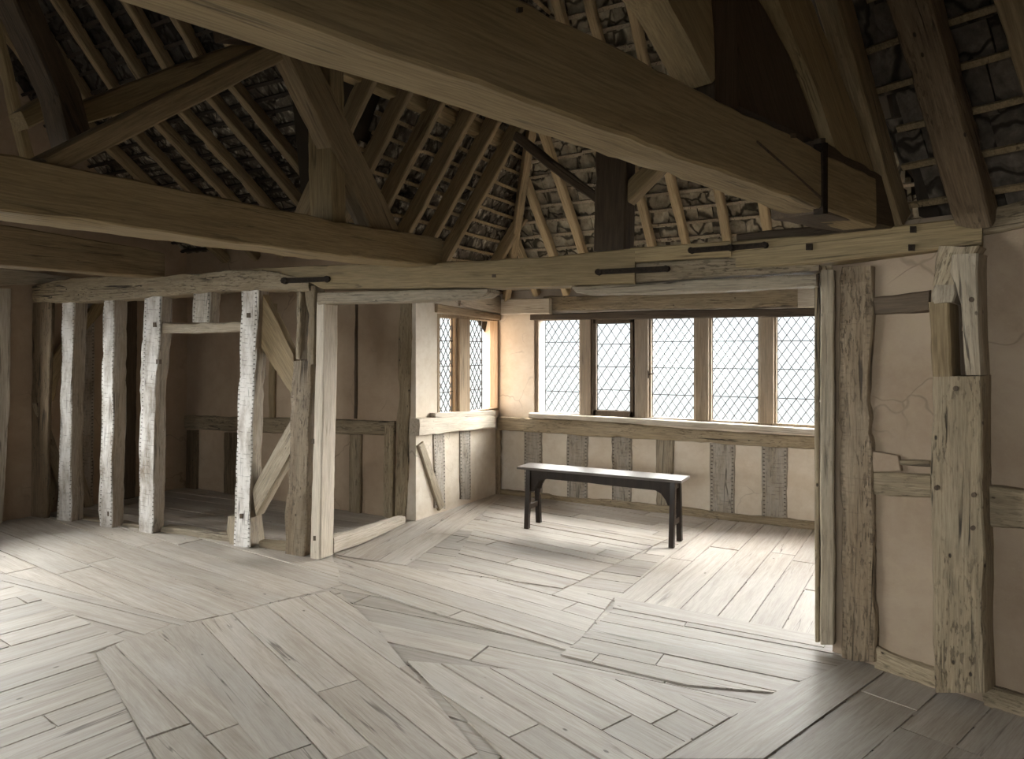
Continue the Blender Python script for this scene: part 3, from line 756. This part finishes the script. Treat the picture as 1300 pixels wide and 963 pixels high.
tim('lintel', 'thin pale lintel under the right half of the opening beam', 'lintel', A_,
    horz([(726, 363, 366), (732, 363, 372), (745, 363, 374), (850, 357, 371.5), (950, 352, 368), (1037, 347, 363)]), .16, 'oak_grey', off=.01)
def ironbar(pl, a, b, h, par):
    mb = MB(); q = pl.off(-.022)
    n = 6; pts = []
    mb.prism([q(a[0], a[1] - h), q(b[0], b[1] - h), q(b[0], b[1] + h), q(a[0], a[1] + h)], pl.n * .03)
    for c in (a, b): mb.prism([q.off(-.004)(c[0] + 4.2 * math.cos(k * math.pi / 4), c[1] + 4.2 * math.sin(k * math.pi / 4)) for k in range(8)], pl.n * .03)
    return mb.build('strap', M['iron'], par, bevel=0)
ironbar(A_, (759, 345), (845, 340.5), 3.2, fb)
ironbar(A_, (877, 317.5), (926, 314), 3.2, f2)
ironbar(Bm, (928, 314), (970, 310.5), 3.2, f3)
ironbar(S.off(-.05), (360, 356), (414, 354), 3, f4)
for x, y in ((1027, 313), (1159, 291), (1157, 314)):
    bx_on(Bm, x - 4, y - 4, x + 4, y + 4, .02, .01).build('bolt', M['iron'], f3)
for x, y in ((969, 329), (627, 350)): bx_on(A_, x - 2.5, y - 2, x + 2.5, y + 2, .02, .004).build('peg', M['oak_dark'], fb)
tim('dark_timber', 'dark timber lying on the front beam under the near tie beam', 'timber', PY(YF + .02),  # dark oak length laid along the top of the front beam
    horz([(935, 296, 306), (1010, 288, 300), (1060, 284, 297), (1130, 276, 290)]), .16, 'oak_dark')
# central roof post on the beam
tim('post', 'dark oak post standing on the front beam in the middle of the bay roof', 'post', PY(YF + .03), vert([(150, 757, 795), (318, 753, 793)]), .17, 'oak_dark')
tim('brace', 'dark slender brace running down to the left side of the central post', 'brace', PY(YF + .06),
    [((655, 166), (650, 178)), ((700, 201), (694, 213)), ((757, 243), (757, 258))], .07, 'oak_dark')
tim('brace', 'short brace on the right side of the central post with a lit underside', 'brace', PY(YF + .06),
    [((793, 232), (797, 256)), ((828, 198), (846, 208))], .12, 'oak_new')

# ------------------------------------------------------------------ screen posts
gp = 'limewashed screen posts'
def post(label, st, mat, thick, off=0, **kw):
    return tim('post', label, 'post', S, vert(st), thick, mat, off=off, **kw)
p0 = post('dark rough post against the left end wall, first of the screen', [(384, 41, 66), (500, 40, 62), (657, 38, 60)], 'oak_gnarl', .035, group=None)
p1 = post('limewashed post with lath marks, leftmost white one of the screen', [(381, 78, 94.5), (470, 77, 92), (560, 75, 90), (664, 72, 90)], 'oak_wash', .13, group=gp, rough=.006)
p2 = post('limewashed post with lath marks, second white one from the left', [(372, 131, 145.5), (440, 129.5, 145), (560, 127, 143), (640, 125, 142), (671, 126, 142)], 'oak_wash', .13, group=gp, rough=.006)
p3 = post('limewashed post bounding the low doorway on its left', [(368, 184, 206), (430, 179, 202), (500, 177, 197), (600, 176, 195), (660, 175, 195), (679, 175, 193)], 'oak_wash', .12, group=gp, rough=.006)
p4 = post('wide limewashed post bounding the low doorway on its right', [(368, 305, 328), (450, 303.5, 325), (560, 300, 320), (640, 297, 317), (694, 295, 317)], 'oak_wash', .12, group=gp, rough=.006)
for pp, lst in ((p3, [(200, 459), (196, 412)]), (p4, [(315, 400), (306, 655)]), (p2, [(136, 652)])):
    for x, y in lst: bx_on(S, x - 2, y - 3, x + 2, y + 3, .02, .004).build('peg', M['oak_dark'], pp)
stub = post('short lath-scarred stub hanging from the plate above the doorway', [(366, 245, 268), (409, 243, 266)], 'oak_lath', .11)
tim('lintel', 'split pale lintel of the low doorway between two white posts', 'lintel', S, horz([(204, 409, 423), (240, 410, 423), (275, 409, 422), (306, 408, 420)]), .1, 'oak_grey', off=.02, rough=.007)
# short block at the foot of post 4
tim('block', 'pale wedge block at the foot of the post right of the doorway', 'block', S, vert([(655, 289, 310), (675, 287, 312), (693, 291, 314)]), .2, 'oak_grey', off=.03)
# decayed post with open mortise beside the jamb
r5 = empty('decayed_post', S(375, 706)); tag(r5, 'dark decayed split post beside the pale jamb, open mortise in its upper half', 'post', kind='thing')
tim('shaft', None, None, S, vert([(457, 372, 396), (560, 367, 393), (650, 362, 390), (706, 361, 388)]), .12, 'oak_pit', parent=r5, rough=.009)
tim('cheek', None, None, S, vert([(362, 376, 382.5), (455, 374, 381)]), .12, 'oak_old', parent=r5, rough=.006)
tim('cheek', None, None, S, vert([(362, 385, 400), (400, 391, 399), (462, 389, 398)]), .12, 'oak_old', parent=r5, rough=.008)
tim('mortise_shade', None, None, S, vert([(366, 382, 394), (461, 381, 392)]), .03, 'oak_dark', parent=r5, off=.1)  # dark oak backing colours in the shade inside the mortise
# pale jamb
jb = tim('jamb_post', 'clean pale squared jamb post at the left of the bay opening', 'post', PY(YF - .02), vert([(383, 402, 412), (500, 399, 410), (600, 396, 408), (709.5, 393, 406)]), .15, 'oak_pale', rough=.0025)
for x, y in ((399, 683), (397, 560)): bx_on(PY(YF - .02), x - 1.5, y - 3, x + 1.5, y + 3, .02, .003).build('peg', M['oak_dark'], jb)
# braces within the screen
tim('brace', 'lit diagonal brace low between the white post and the decayed post', 'brace', S,
    [((320, 620), (325, 654)), ((369, 531), (369, 575))], .10, 'oak_grey', off=.03)
tim('brace', 'brown diagonal brace high between the white post and the decayed post', 'brace', S,
    [((330, 366), (330, 440)), ((373, 449), (373, 506))], .07, 'oak_roof', off=.05)
# sole timbers
tim('sole_plate', 'low worn sill between the doorway posts on the floor', 'timber', S, horz([(205, 668, 680), (290, 680, 694)]), .10, 'oak_grey', off=.08, rough=.006)
tim('sole_plate', 'low worn sill between the two left white posts', 'timber', S, horz([(92, 657, 664), (176, 666, 677)]), .10, 'oak_grey', off=.10, rough=.006)
tim('sole_plate', 'low worn sill between the wide white post and the decayed post', 'timber', S, horz([(328, 686, 697), (364, 690, 702)]), .08, 'oak_old', off=.05, rough=.006)
tim('kerb_board', 'worn board kerb running from the pale jamb back to the corner post', 'board', PX(-3.98),
    horz([(424, 683, 704), (470, 669, 686), (515, 655, 664)]), .10, 'oak_pale', rough=.006)
# end wall timbers seen through the screen
E_ = LW.off(-.04)
tim('brace', 'curved brace on the left end wall running up behind the first white post', 'brace', E_, [((56, 515), (70, 508)), ((66, 455), (82, 452)), ((100, 408), (116, 412)), ((128, 378), (142, 385))], .06, 'oak_new', off=-.07)
tim('brace', 'curved lower brace on the left end wall beside the dark post', 'brace', E_, [((45, 512), (58, 508)), ((56, 560), (68, 552)), ((72, 612), (84, 602)), ((100, 668), (116, 664))], .06, 'oak_old', off=-.07)
tim('stud', 'lath-scarred stud on the end wall between the two left white posts', 'stud', E_, vert([(384, 104, 121), (655, 102, 119)]), .05, 'oak_lath')
tim('brace', 'short stub brace at the end wall foot, just right of the first white post', 'brace', E_, [((98, 590), (104, 585)), ((104, 630), (113, 618)), ((112, 664), (125, 660))], .06, 'oak_grey', off=-.03)
tim('brace', 'small leaning timber at the foot of the end wall left of the first white post', 'brace', E_, [((66, 600), (75, 602)), ((60, 630), (70, 632)), ((54, 655), (64, 658))], .05, 'oak_old', off=-.03)
tim('stud', 'dark stud on the end wall behind the second white post', 'stud', E_, vert([(380, 160, 175), (650, 158, 172)]), .05, 'oak_dark')
# corridor wall timbers
C_ = C.off(-.035)
tim('rail', 'weathered mid-height rail on the brown wall behind the screen', 'rail', C_, horz([(225, 527, 543), (300, 529, 548), (400, 531, 550), (500, 535, 553)]), .05, 'oak_old', rough=.008)
tim('stud', 'short dark stud under the rail seen through the low doorway', 'stud', C_, vert([(546, 236, 250), (642, 235, 249)]), .045, 'oak_gnarl', off=.005)
tim('stud', 'dark stud under the rail, next to the wide white post', 'stud', C_, vert([(549, 284, 300), (646, 283, 299)]), .045, 'oak_gnarl', off=.005)
tim('stud', 'brown stud under the rail between the pale jamb and the corner post', 'stud', C_, vert([(552, 443, 458), (655, 442, 457)]), .045, 'oak_old', off=.005)
tim('stud', 'narrow stud tight against the corner post of the bay', 'stud', C_, vert([(540, 487, 499), (658, 486, 498)]), .06, 'oak_old', off=-.01)
tim('stud', 'slender upper stud above the rail beyond the decayed post', 'stud', C_, vert([(385, 341, 350), (531, 340, 348)]), .04, 'oak_roof', off=.01)
tim('batten', 'thin vertical batten above the rail left of the corner post', 'batten', C_, vert([(384, 450, 453), (531, 449, 452)]), .04, 'oak_dark', off=.015)
# bay corner post
cp = tim('corner_post', 'tall weathered post at the near left corner of the bay', 'post', PY(5.40), vert([(384, 506, 522), (500, 505, 520), (600, 502, 517), (661, 500, 514)]), .20, 'oak_old', rough=.008)

# ------------------------------------------------------------------ bay left wall
B_ = B.off(-.03)
tim('wall_plate', 'pale beam over the small side window, running to the bay corner', 'beam', B_, horz([(585, 366, 388), (612, 371, 394), (640, 377, 399)]), .1, 'oak_pale', rough=.004)
tim('sill_beam', 'pale sill beam under the small side window with a dark sawn end', 'beam', B_, horz([(533, 531, 554), (580, 529, 548), (629, 527, 542)]), .12, 'oak_pale', off=-.05, rough=.006)
tim('stud', 'lath-scarred stud under the side window, beside the brace', 'stud', B_, vert([(550, 551, 565), (645, 552, 566)]), .05, 'oak_lath', off=.015)
tim('stud', 'lath-scarred stud under the side window, nearer the bay corner', 'stud', B_, vert([(546, 584, 598), (634, 585, 598)]), .05, 'oak_lath', off=.015)
tim('brace', 'thin diagonal brace from the corner post down to the floor under the side window', 'brace', B_, [((532, 566), (539, 560)), ((558, 648), (566, 640))], .05, 'oak_grey', off=.0)
# ------------------------------------------------------------------ bay back wall
W_ = W.off(-.03)
tim('bracket', 'whitewashed stub beam in the bay corner above the plaster', 'beam', W_, horz([(636, 379, 399), (697, 378, 398)]), .08, 'oak_pale', off=-.1, rough=.005)
tim('head_beam', 'old cracked beam above the five-light window', 'beam', W_, horz([(690, 376, 394), (850, 373, 392), (1012, 364, 390)]), .09, 'oak_old', off=-.03, rough=.007)
tim('bracket', 'whitened block at the right end of the cracked beam above the window', 'block', W_, horz([(1013, 364, 391), (1060, 362, 390)]), .12, 'oak_pale', off=-.06)
tim('lintel', 'dark lintel strip along the top of the five-light window', 'lintel', W_, horz([(673, 399, 406), (850, 393, 404), (1060, 391, 401)]), .07, 'oak_dark', off=-.02, rough=.003)
tim('sill_beam', 'rough weathered sill beam below the five-light window', 'beam', W_, horz([(631, 529, 546), (740, 533, 553), (880, 545, 561), (1060, 556, 572)]), .10, 'oak_old', off=-.06, rough=.008)
tim('window_board', 'thin pale board on the sill beam of the five-light window', 'board', W_, horz([(671, 524, 530), (880, 535, 542), (1060, 546, 554)]), .09, 'oak_pale', off=-.085, rough=.002)
tim('sole_plate', 'battered sole plate along the foot of the window wall', 'timber', W_, horz([(634, 622, 629), (800, 638, 648), (1060, 666, 677)]), .07, 'oak_old', off=-.03, rough=.009)
for (a, b, c, d, t) in ((665, 688, 546, 632, 'behind the left end of the bench'), (719, 746, 549, 640, 'under the first mullion, second from the corner'), (776, 802, 552, 646, 'under the casement, third from the corner'),
                     (901, 933, 562, 660, 'right of the bench, fifth from the corner'), (967, 1000, 565, 668, 'last one before the right jamb')):
    tim('stud', 'lath-scarred stud below the big window, ' + t, 'stud', W_, vert([(c, a, b), (d, a, b - 1)]), .05, 'oak_lath', group='studs below the bay window', off=.012, rough=.005)
tim('stud', 'plain thicker stud with a peg hole behind the right end of the bench', 'stud', W_, vert([(556, 833, 856), (600, 832, 854), (655, 833, 846)]), .06, 'oak_grey', off=.0, rough=.006)
tim('corner_post', 'dark post filling the far left corner of the bay', 'post', W_, vert([(545, 621, 634), (627, 622, 634)]), .06, 'oak_old', off=-.04, rough=.008)

# ------------------------------------------------------------------ windows
def frame_box(mb, o, d, n, u0, u1, z0, z1, n0, n1):
    c = []
    for w in (n0, n1):
        for (u, z) in ((u0, z0), (u1, z0), (u1, z1), (u0, z1)):
            p = o + d * u + n * w; c.append((p.x, p.y, z))
    mb.hexa(c)
def window(name, o, d, n, lights, z0, z1, ends, depth=.11, mull='mullion', casement=(), detail=True, label=None):
    o, d, n = V(o), V(d), V(n)
    root = empty(name, o + V((0, 0, z0))); struct(root)
    mb = MB(); u0, u1 = ends
    frame_box(mb, o, d, n, u0, u1, z1 - .035, z1, .0, depth); frame_box(mb, o, d, n, u0, u1, z0, z0 + .03, .0, depth)
    frame_box(mb, o, d, n, u0, u0 + .045, z0, z1, -.005, depth); frame_box(mb, o, d, n, u1 - .045, u1, z0, z1, -.005, depth)
    mb.build('window_frame', M[mull], root, bevel=.005)
    zz0, zz1 = z0 + .02, z1 - .03
    for i in range(len(lights) - 1):
        a, b = lights[i][1], lights[i + 1][0]; m = (a + b) / 2; h = (b - a) / 2
        mm = MB(); frame_box(mm, o, d, n, a + .001, b - .001, zz0, zz1, .02, depth - .01); frame_box(mm, o, d, n, m - h * .75, m + h * .75, zz0, zz1, -.012, .03)
        x = mm.build('mullion', M[mull], root, bevel=.006)
    for i, (a, b) in enumerate(lights):
        za, zb_ = zz0, zz1
        gd = .06
        if i in casement:
            mm = MB(); t = .035
            frame_box(mm, o, d, n, a, b, za + .002, za + .06, -.004, .055); frame_box(mm, o, d, n, a, b, zb_ - .05, zb_, -.004, .055)
            frame_box(mm, o, d, n, a, a + t, za, zb_, -.004, .055); frame_box(mm, o, d, n, b - t, b, za, zb_, -.004, .055)
            cf = mm.build('casement_frame', M['oak_dark'], root, bevel=.003)
            a2, b2, za, zb_ = a + t, b - t, za + .06, zb_ - .05; gd = .03
        else: a2, b2 = a, b
        par = root
        gm = MB(); frame_box(gm, o, d, n, a2, b2, za, zb_, gd, gd + .003); gm.build('glass', M['glass'], par)
        if not detail: continue
        lm = MB(); pw, ph = ((.083, .118) if i not in casement else (.105, .150)); r = .0046
        k = ph / pw
        # two families of diagonal cames
        for sg in (1, -1):
            c0 = -60
            for q in range(-40, 60):
                c = q * ph
                # z - za = sg*k*(u-a2) + c
                pts = []
                for u in (a2, b2):
                    z = za + sg * k * (u - a2) + c
                    if za <= z <= zb_: pts.append((u, z))
                for z in (za, zb_):
                    u = a2 + (z - za - c) / (sg * k)
                    if a2 < u < b2: pts.append((u, z))
                if len(pts) >= 2:
                    pts = sorted(set(pts)); A, Bp = pts[0], pts[-1]
                    if (Bp[0] - A[0]) > .012:
                        pa = o + d * A[0] + n * (gd + .0015 + sg * .0004); pb = o + d * Bp[0] + n * (gd + .0015 + sg * .0004)
                        lm.rod((pa.x, pa.y, A[1]), (pb.x, pb.y, Bp[1]), r, 4)
        for (ua, ub, zA, zB) in ((a2, a2 + .006, za, zb_), (b2 - .006, b2, za, zb_), (a2, b2, za, za + .006), (a2, b2, zb_ - .006, zb_)):
            frame_box(lm, o, d, n, ua, ub, zA, zB, gd - .003, gd + .006)
        lm.build('leading', M['lead'], par)
        for f in (.235, .50, .76):
            sb = MB(); z = za + (zb_ - za) * f; pa = o + d * a2 + n * (gd - .008); pb = o + d * b2 + n * (gd - .008)
            sb.rod((pa.x, pa.y, z), (pb.x, pb.y, z), .0038, 6); sb.build('saddle_bar', M['iron'], par)
    return root
wl = [(W(a, 480).x + 4.32, W(b, 480).x + 4.32) for a, b in ((688, 733), (752, 803), (825, 879), (902, 961), (985, 1044))]
wd = window('window_1', (-4.32, YW + .02, 0), (1, 0, 0), (0, 1, 0), wl, WZ0, WZ1, (WX0 + 4.32, WX1 + 4.32), casement=(1,))
hm = MB(); q = W.off(-.02); hm.rod(q(823, 475), q(830, 474), .006); hm.rod(q(823, 470), q(823, 480), .006); hm.build('handle', M['iron'], wd)
bl = [(B(a, 460).y - 5.42, B(b, 460).y - 5.42) for a, b in ((557, 580), (598, 618))]
window('window_2', (XB, 5.42, 0), (0, 1, 0), (-1, 0, 0), bl, .93, WZ1, (BY0 - 5.42, BY1 - 5.42), depth=.10, mull='oak_orange')
tim('head_board', 'thin moulded board along the top of the small side window', 'board', B_, horz([(556, 385, 396), (636, 399, 406)]), .05, 'oak_orange', off=-.01, rough=.002)
tim('window_board', 'thin pale board on the sill of the small side window', 'board', B_, horz([(553, 524, 531), (630, 521, 528)]), .08, 'oak_pale', off=-.04, rough=.002)
window('added_window_3', (.16, YF + .1, 0), (0, 1, 0), (1, 0, 0), [(1.55, 2.02), (2.08, 2.55)], .93, WZ1, (1.5, 2.6), detail=False)  # unseen window added to let more light into the bay
window('window_4', (XL, -1.9, 0), (0, 1, 0), (-1, 0, 0), [(2.35, 3.3), (3.4, 4.3), (4.4, 5.33)], 1.0, 2.12, (2.3, 5.38), mull='oak_grey', detail=False)
window('window_5', (XL - .1, -1.9, 0), (1, 0, 0), (0, -1, 0), [(1.65, 2.85), (2.95, 4.15)], .9, 2.05, (1.6, 4.2), detail=False)
window('window_6', (XL - .1, -1.9, 0), (1, 0, 0), (0, -1, 0), [(5.65, 6.75), (6.85, 7.95)], .9, 2.05, (5.6, 8.0), detail=False)
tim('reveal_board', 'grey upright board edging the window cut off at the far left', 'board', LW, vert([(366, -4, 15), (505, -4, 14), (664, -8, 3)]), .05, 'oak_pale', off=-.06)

# ------------------------------------------------------------------ right wall timbers
R_ = RW.off(-.03)
tim('jamb_post', 'narrow moulded jamb at the right of the bay opening', 'post', PY(YF + .02), vert([(343, 1041, 1059), (560, 1041, 1059), (818, 1041, 1060)]), .16, 'oak_grey', rough=.003)
tim('jamb_shade_strip', 'thin darker strip for the shaded bay side of the right jamb', 'board', PY(YF + .05), vert([(346, 1034, 1040), (560, 1033.5, 1040), (815, 1035, 1040.5)]), .17, 'oak_old', rough=.002)  # jamb's shaded side built as a separate strip of darker oak
tim('post', 'broad nail-pitted old post between the right jamb and the pink plaster', 'post', R_, vert([(338, 1065, 1106), (560, 1065, 1106), (700, 1066, 1109), (840, 1068, 1111)]), .12, 'oak_pit', rough=.009)
rp = empty('mortised_post', R_(1215, 873)); tag(rp, 'big repaired post at the right edge, solid below and split open above', 'post', kind='thing')
R2 = RW.off(-.12)
tim('shaft', None, None, R2, vert([(478, 1182, 1245), (600, 1180, 1248), (750, 1182, 1250), (880, 1185, 1252)]), .18, 'oak_old', parent=rp, rough=.006)
tim('cheek', 'brown spliced cheek', None, R2, vert([(383, 1177, 1204), (477, 1182, 1207)]), .16, 'oak_roof', parent=rp, rough=.004)
tim('cheek', 'pale spliced cheek', None, R2, vert([(322, 1206, 1242), (345, 1206, 1241), (385, 1220, 1242), (477, 1223, 1245)]), .16, 'oak_grey', parent=rp, rough=.004)
tim('mortise_shade', 'dark backing standing for the shade in the open mortise', None, R2, vert([(376, 1200, 1225), (479, 1204, 1226)]), .04, 'oak_dark', parent=rp, off=.12)  # shade of the open slot given as a dark oak backing
tim('broken_tenon', 'splintered pale wood', None, R2, vert([(362, 1181, 1212), (372, 1179, 1212), (386, 1182, 1206)]), .12, 'oak_grey', parent=rp, off=-.005, rough=.012)
tim('head', 'dark shadowed head', None, R2, vert([(312, 1190, 1243), (362, 1184, 1213)]), .14, 'oak_old', parent=rp, off=.03, rough=.006)
for x, y in ((1236, 628), (1235, 670), (1213, 493), (1189, 619), (1233, 380)):
    mb = MB(); q = R2.off(-.008); mb.prism([q(x + 3.4 * math.cos(k * math.pi / 4), y + 3.4 * math.sin(k * math.pi / 4)) for k in range(8)], R2.n * .03)
    mb.build('peg', M['oak_dark'], rp)
tim('rail', 'dark rail high between the nail-pitted post and the repaired post', 'rail', R_, horz([(1104, 376, 399), (1180, 367, 397)]), .06, 'oak_dark', off=.012, rough=.006)
tim('rail', 'brown rail at mid height between the two right posts', 'rail', R_, horz([(1108, 598, 627), (1182, 603, 633)]), .06, 'oak_old', off=.012, rough=.005)
tim('rail', 'pale broad rail running right from the repaired post', 'rail', R_, horz([(1250, 616, 668), (1300, 622, 673), (1400, 634, 688)]), .07, 'oak_old', off=.0, rough=.006)
# broken plaster ledge above the rail and along the foot
mb = MB(); q = RW.off(-.02)
mb.prism([q(1106, 572), q(1140, 578), (q(1144, 598)), q(1108, 599)], RW.n * .03); tag(mb.build('plaster_patch', M['plaster'], bevel=.004), 'loose broken lump of pink plaster above the brown rail', 'plaster', kind='thing')
tim('lath', 'split lath ends showing in the plaster gap beside the repaired post', 'lath', R_, horz([(1142, 583, 590), (1181, 584, 592)]), .03, 'oak_old', off=.01, rough=.004)
tim('sole_plate', 'crumbling mortar and sole timber along the foot of the right wall', 'timber', R_, horz([(1108, 820, 846), (1150, 838, 862), (1190, 852, 884)]), .08, 'oak_old', off=-.0, rough=.014)
tim('sole_plate', 'crumbling sole timber right of the repaired post', 'timber', R_, horz([(1250, 868, 905), (1400, 905, 960)]), .08, 'oak_old', off=-.0, rough=.014)

# ------------------------------------------------------------------ bench
bz = .55
bA, bB = PZ(bz)(656, 592), PZ(bz)(865, 610)
bd = V((bB.x - bA.x, bB.y - bA.y, 0)); bL = bd.length; bd.normalize(); bn = V((-bd.y, bd.x, 0))
root = empty('bench', (bA + bB) / 2 * 1); root_loc = V(((bA.x + bB.x) / 2, (bA.y + bB.y) / 2 + .13, 0))
root.matrix_basis = Matrix.Translation(root_loc); WM[root.name] = Matrix.Translation(root_loc)
tag(root, 'long narrow black-brown wooden bench standing on the bay floor', 'bench', kind='thing')
bw = .27
def bp(u, w, z): p = bA + bd * u + bn * w; return V((p.x, p.y, z))
core('seat', [(bp(0, 0, bz), bp(0, bw, bz)), (bp(bL, 0, bz), bp(bL, bw, bz))], V((0, 0, -.022)), M['bench_sheen'], root, rough=.001, cham=.003)
zl = bz - .022
for w in (.045, bw - .075):
    a0, a1 = .09, bL - .07
    poly = [(a0, zl), (a1, zl), (a1, zl - .20), (a1 - .055, zl - .20), (a1 - .075, zl - .155), (a1 - .115, zl - .105), (a1 - .16, zl - .085), (a1 - .6, zl - .08),
            (a0 + .6, zl - .075), (a0 + .19, zl - .075), (a0 + .16, zl - .085), (a0 + .10, zl - .105), (a0 + .07, zl - .155), (a0 + .055, zl - .20), (a0, zl - .20)]
    mb = MB(); mb.prism([bp(u, w, z) for u, z in poly], bn * .022); mb.build('apron', M['bench'], root, bevel=.002)
for u in (.075, bL - .105):
    for (wt, wb, s) in ((.035, -.01, 1), (bw - .08, bw - .035, -1)):
        prs = [(bp(u + .0, wb, -.001), bp(u + .045, wb, -.001)), (bp(u, wt, zl), bp(u + .045, wt, zl))]
        core('leg', prs, bn * .045, M['bench'], root, rough=.001, cham=.003)
    core('stretcher', [(bp(u + .008, .03, .165), bp(u + .008, .03, .215)), (bp(u + .008, bw - .03, .165), bp(u + .008, bw - .03, .215))], bd * .028, M['bench'], root, rough=.0008, cham=.002)
    core('cross_rail', [(bp(u + .008, .05, zl - .07), bp(u + .008, .05, zl)), (bp(u + .008, bw - .05, zl - .07), bp(u + .008, bw - .05, zl))], bd * .028, M['bench'], root, rough=.0008, cham=.002)

# ------------------------------------------------------------------ light
w = bpy.data.worlds.new('overcast'); bpy.context.scene.world = w; w.use_nodes = True
nt = w.node_tree; nt.nodes.clear(); b = NB(nt)
tc = b.n('ShaderNodeTexCoord'); sp = b.n('ShaderNodeSeparateXYZ'); b.l(tc.outputs['Generated'], sp.inputs[0])
col = b.ramp(sp.outputs[2], [(0.0, (.62, .64, .62)), (.47, (.75, .78, .78)), (.55, (.90, .95, 1.0)), (1.0, (.95, .98, 1.0))])
mp = b.n('ShaderNodeMapRange'); b.l(sp.outputs[2], mp.inputs[0]); mp.inputs[1].default_value = -1; mp.inputs[2].default_value = 1
rampn = col.node; nt.links.remove(rampn.inputs[0].links[0]); b.l(mp.outputs[0], rampn.inputs[0])
bg = b.n('ShaderNodeBackground'); b.l(col, bg.inputs[0]); bg.inputs[1].default_value = 1.3
wo = b.n('ShaderNodeOutputWorld'); b.l(bg.outputs[0], wo.inputs[0])
def portal(loc, n, sx, sy, power=None):
    L = bpy.data.lights.new('daylight', 'AREA'); L.shape = 'RECTANGLE'; L.size = sx; L.size_y = sy
    L.cycles.is_portal = True
    o = bpy.data.objects.new('daylight_portal', L); COL.objects.link(o)
    n = V(n); o.matrix_basis = Matrix.Translation(V(loc)) @ (-n).to_track_quat('Z', 'Y').to_matrix().to_4x4()
    return o
zc = (WZ0 + WZ1) / 2; hh = WZ1 - WZ0
portal(((WX0 + WX1) / 2, YW + .2, zc), (0, -1, 0), WX1 - WX0, hh)
portal((XB - .2, (BY0 + BY1) / 2, zc), (1, 0, 0), hh, BY1 - BY0)
portal((.36, YF + .1 + 2.05, zc), (-1, 0, 0), hh, 1.1)  # portal of the added right-hand bay window
portal((XL - .22, -1.9 + 3.84, 1.56), (1, 0, 0), 1.12, 3.08)
portal((XL - .1 + 2.9, -2.1, 1.48), (0, 1, 0), 2.6, 1.15)
portal((XL - .1 + 6.8, -2.1, 1.48), (0, 1, 0), 2.4, 1.15)

def sun(name, trav, strength, ang, col=(1, .97, .93)):
    L = bpy.data.lights.new(name, 'SUN'); L.energy = strength; L.angle = math.radians(ang); L.color = col
    o = bpy.data.objects.new(name, L); COL.objects.link(o)
    o.matrix_basis = Matrix.Translation((0, 0, 9)) @ (-V(trav)).to_track_quat('Z', 'Y').to_matrix().to_4x4()
sun('daylight_bay', (.0, -1, -.8), 55, 90)
sun('added_side_fill', (-1, -.25, -.6), 60, 80)  # added fill lamp, shines in through the unseen right bay window
sun('daylight_left', (1, .15, -.42), 24, 60)
sun('daylight_front', (.12, 1, -.38), 9, 60)
# ------------------------------------------------------------------ camera
cd = bpy.data.cameras.new('camera'); cam = bpy.data.objects.new('camera', cd); COL.objects.link(cam)
cd.sensor_width = 36; cd.lens = FOC / 1300 * 36; cd.shift_y = -(481.5 - HOR) / 1300; cd.clip_start = .02
cam.location = CAM; cam.rotation_euler = (math.pi / 2, 0, TH)
sc = bpy.context.scene; sc.camera = cam
sc.view_settings.view_transform = 'Standard'; sc.view_settings.look = 'None'; sc.view_settings.gamma = 1
sc.view_settings.use_curve_mapping = False; sc.view_settings.exposure = 0.38
sc.cycles.use_denoising = True; sc.cycles.max_bounces = 10; sc.cycles.diffuse_bounces = 6; sc.cycles.transparent_max_bounces = 8
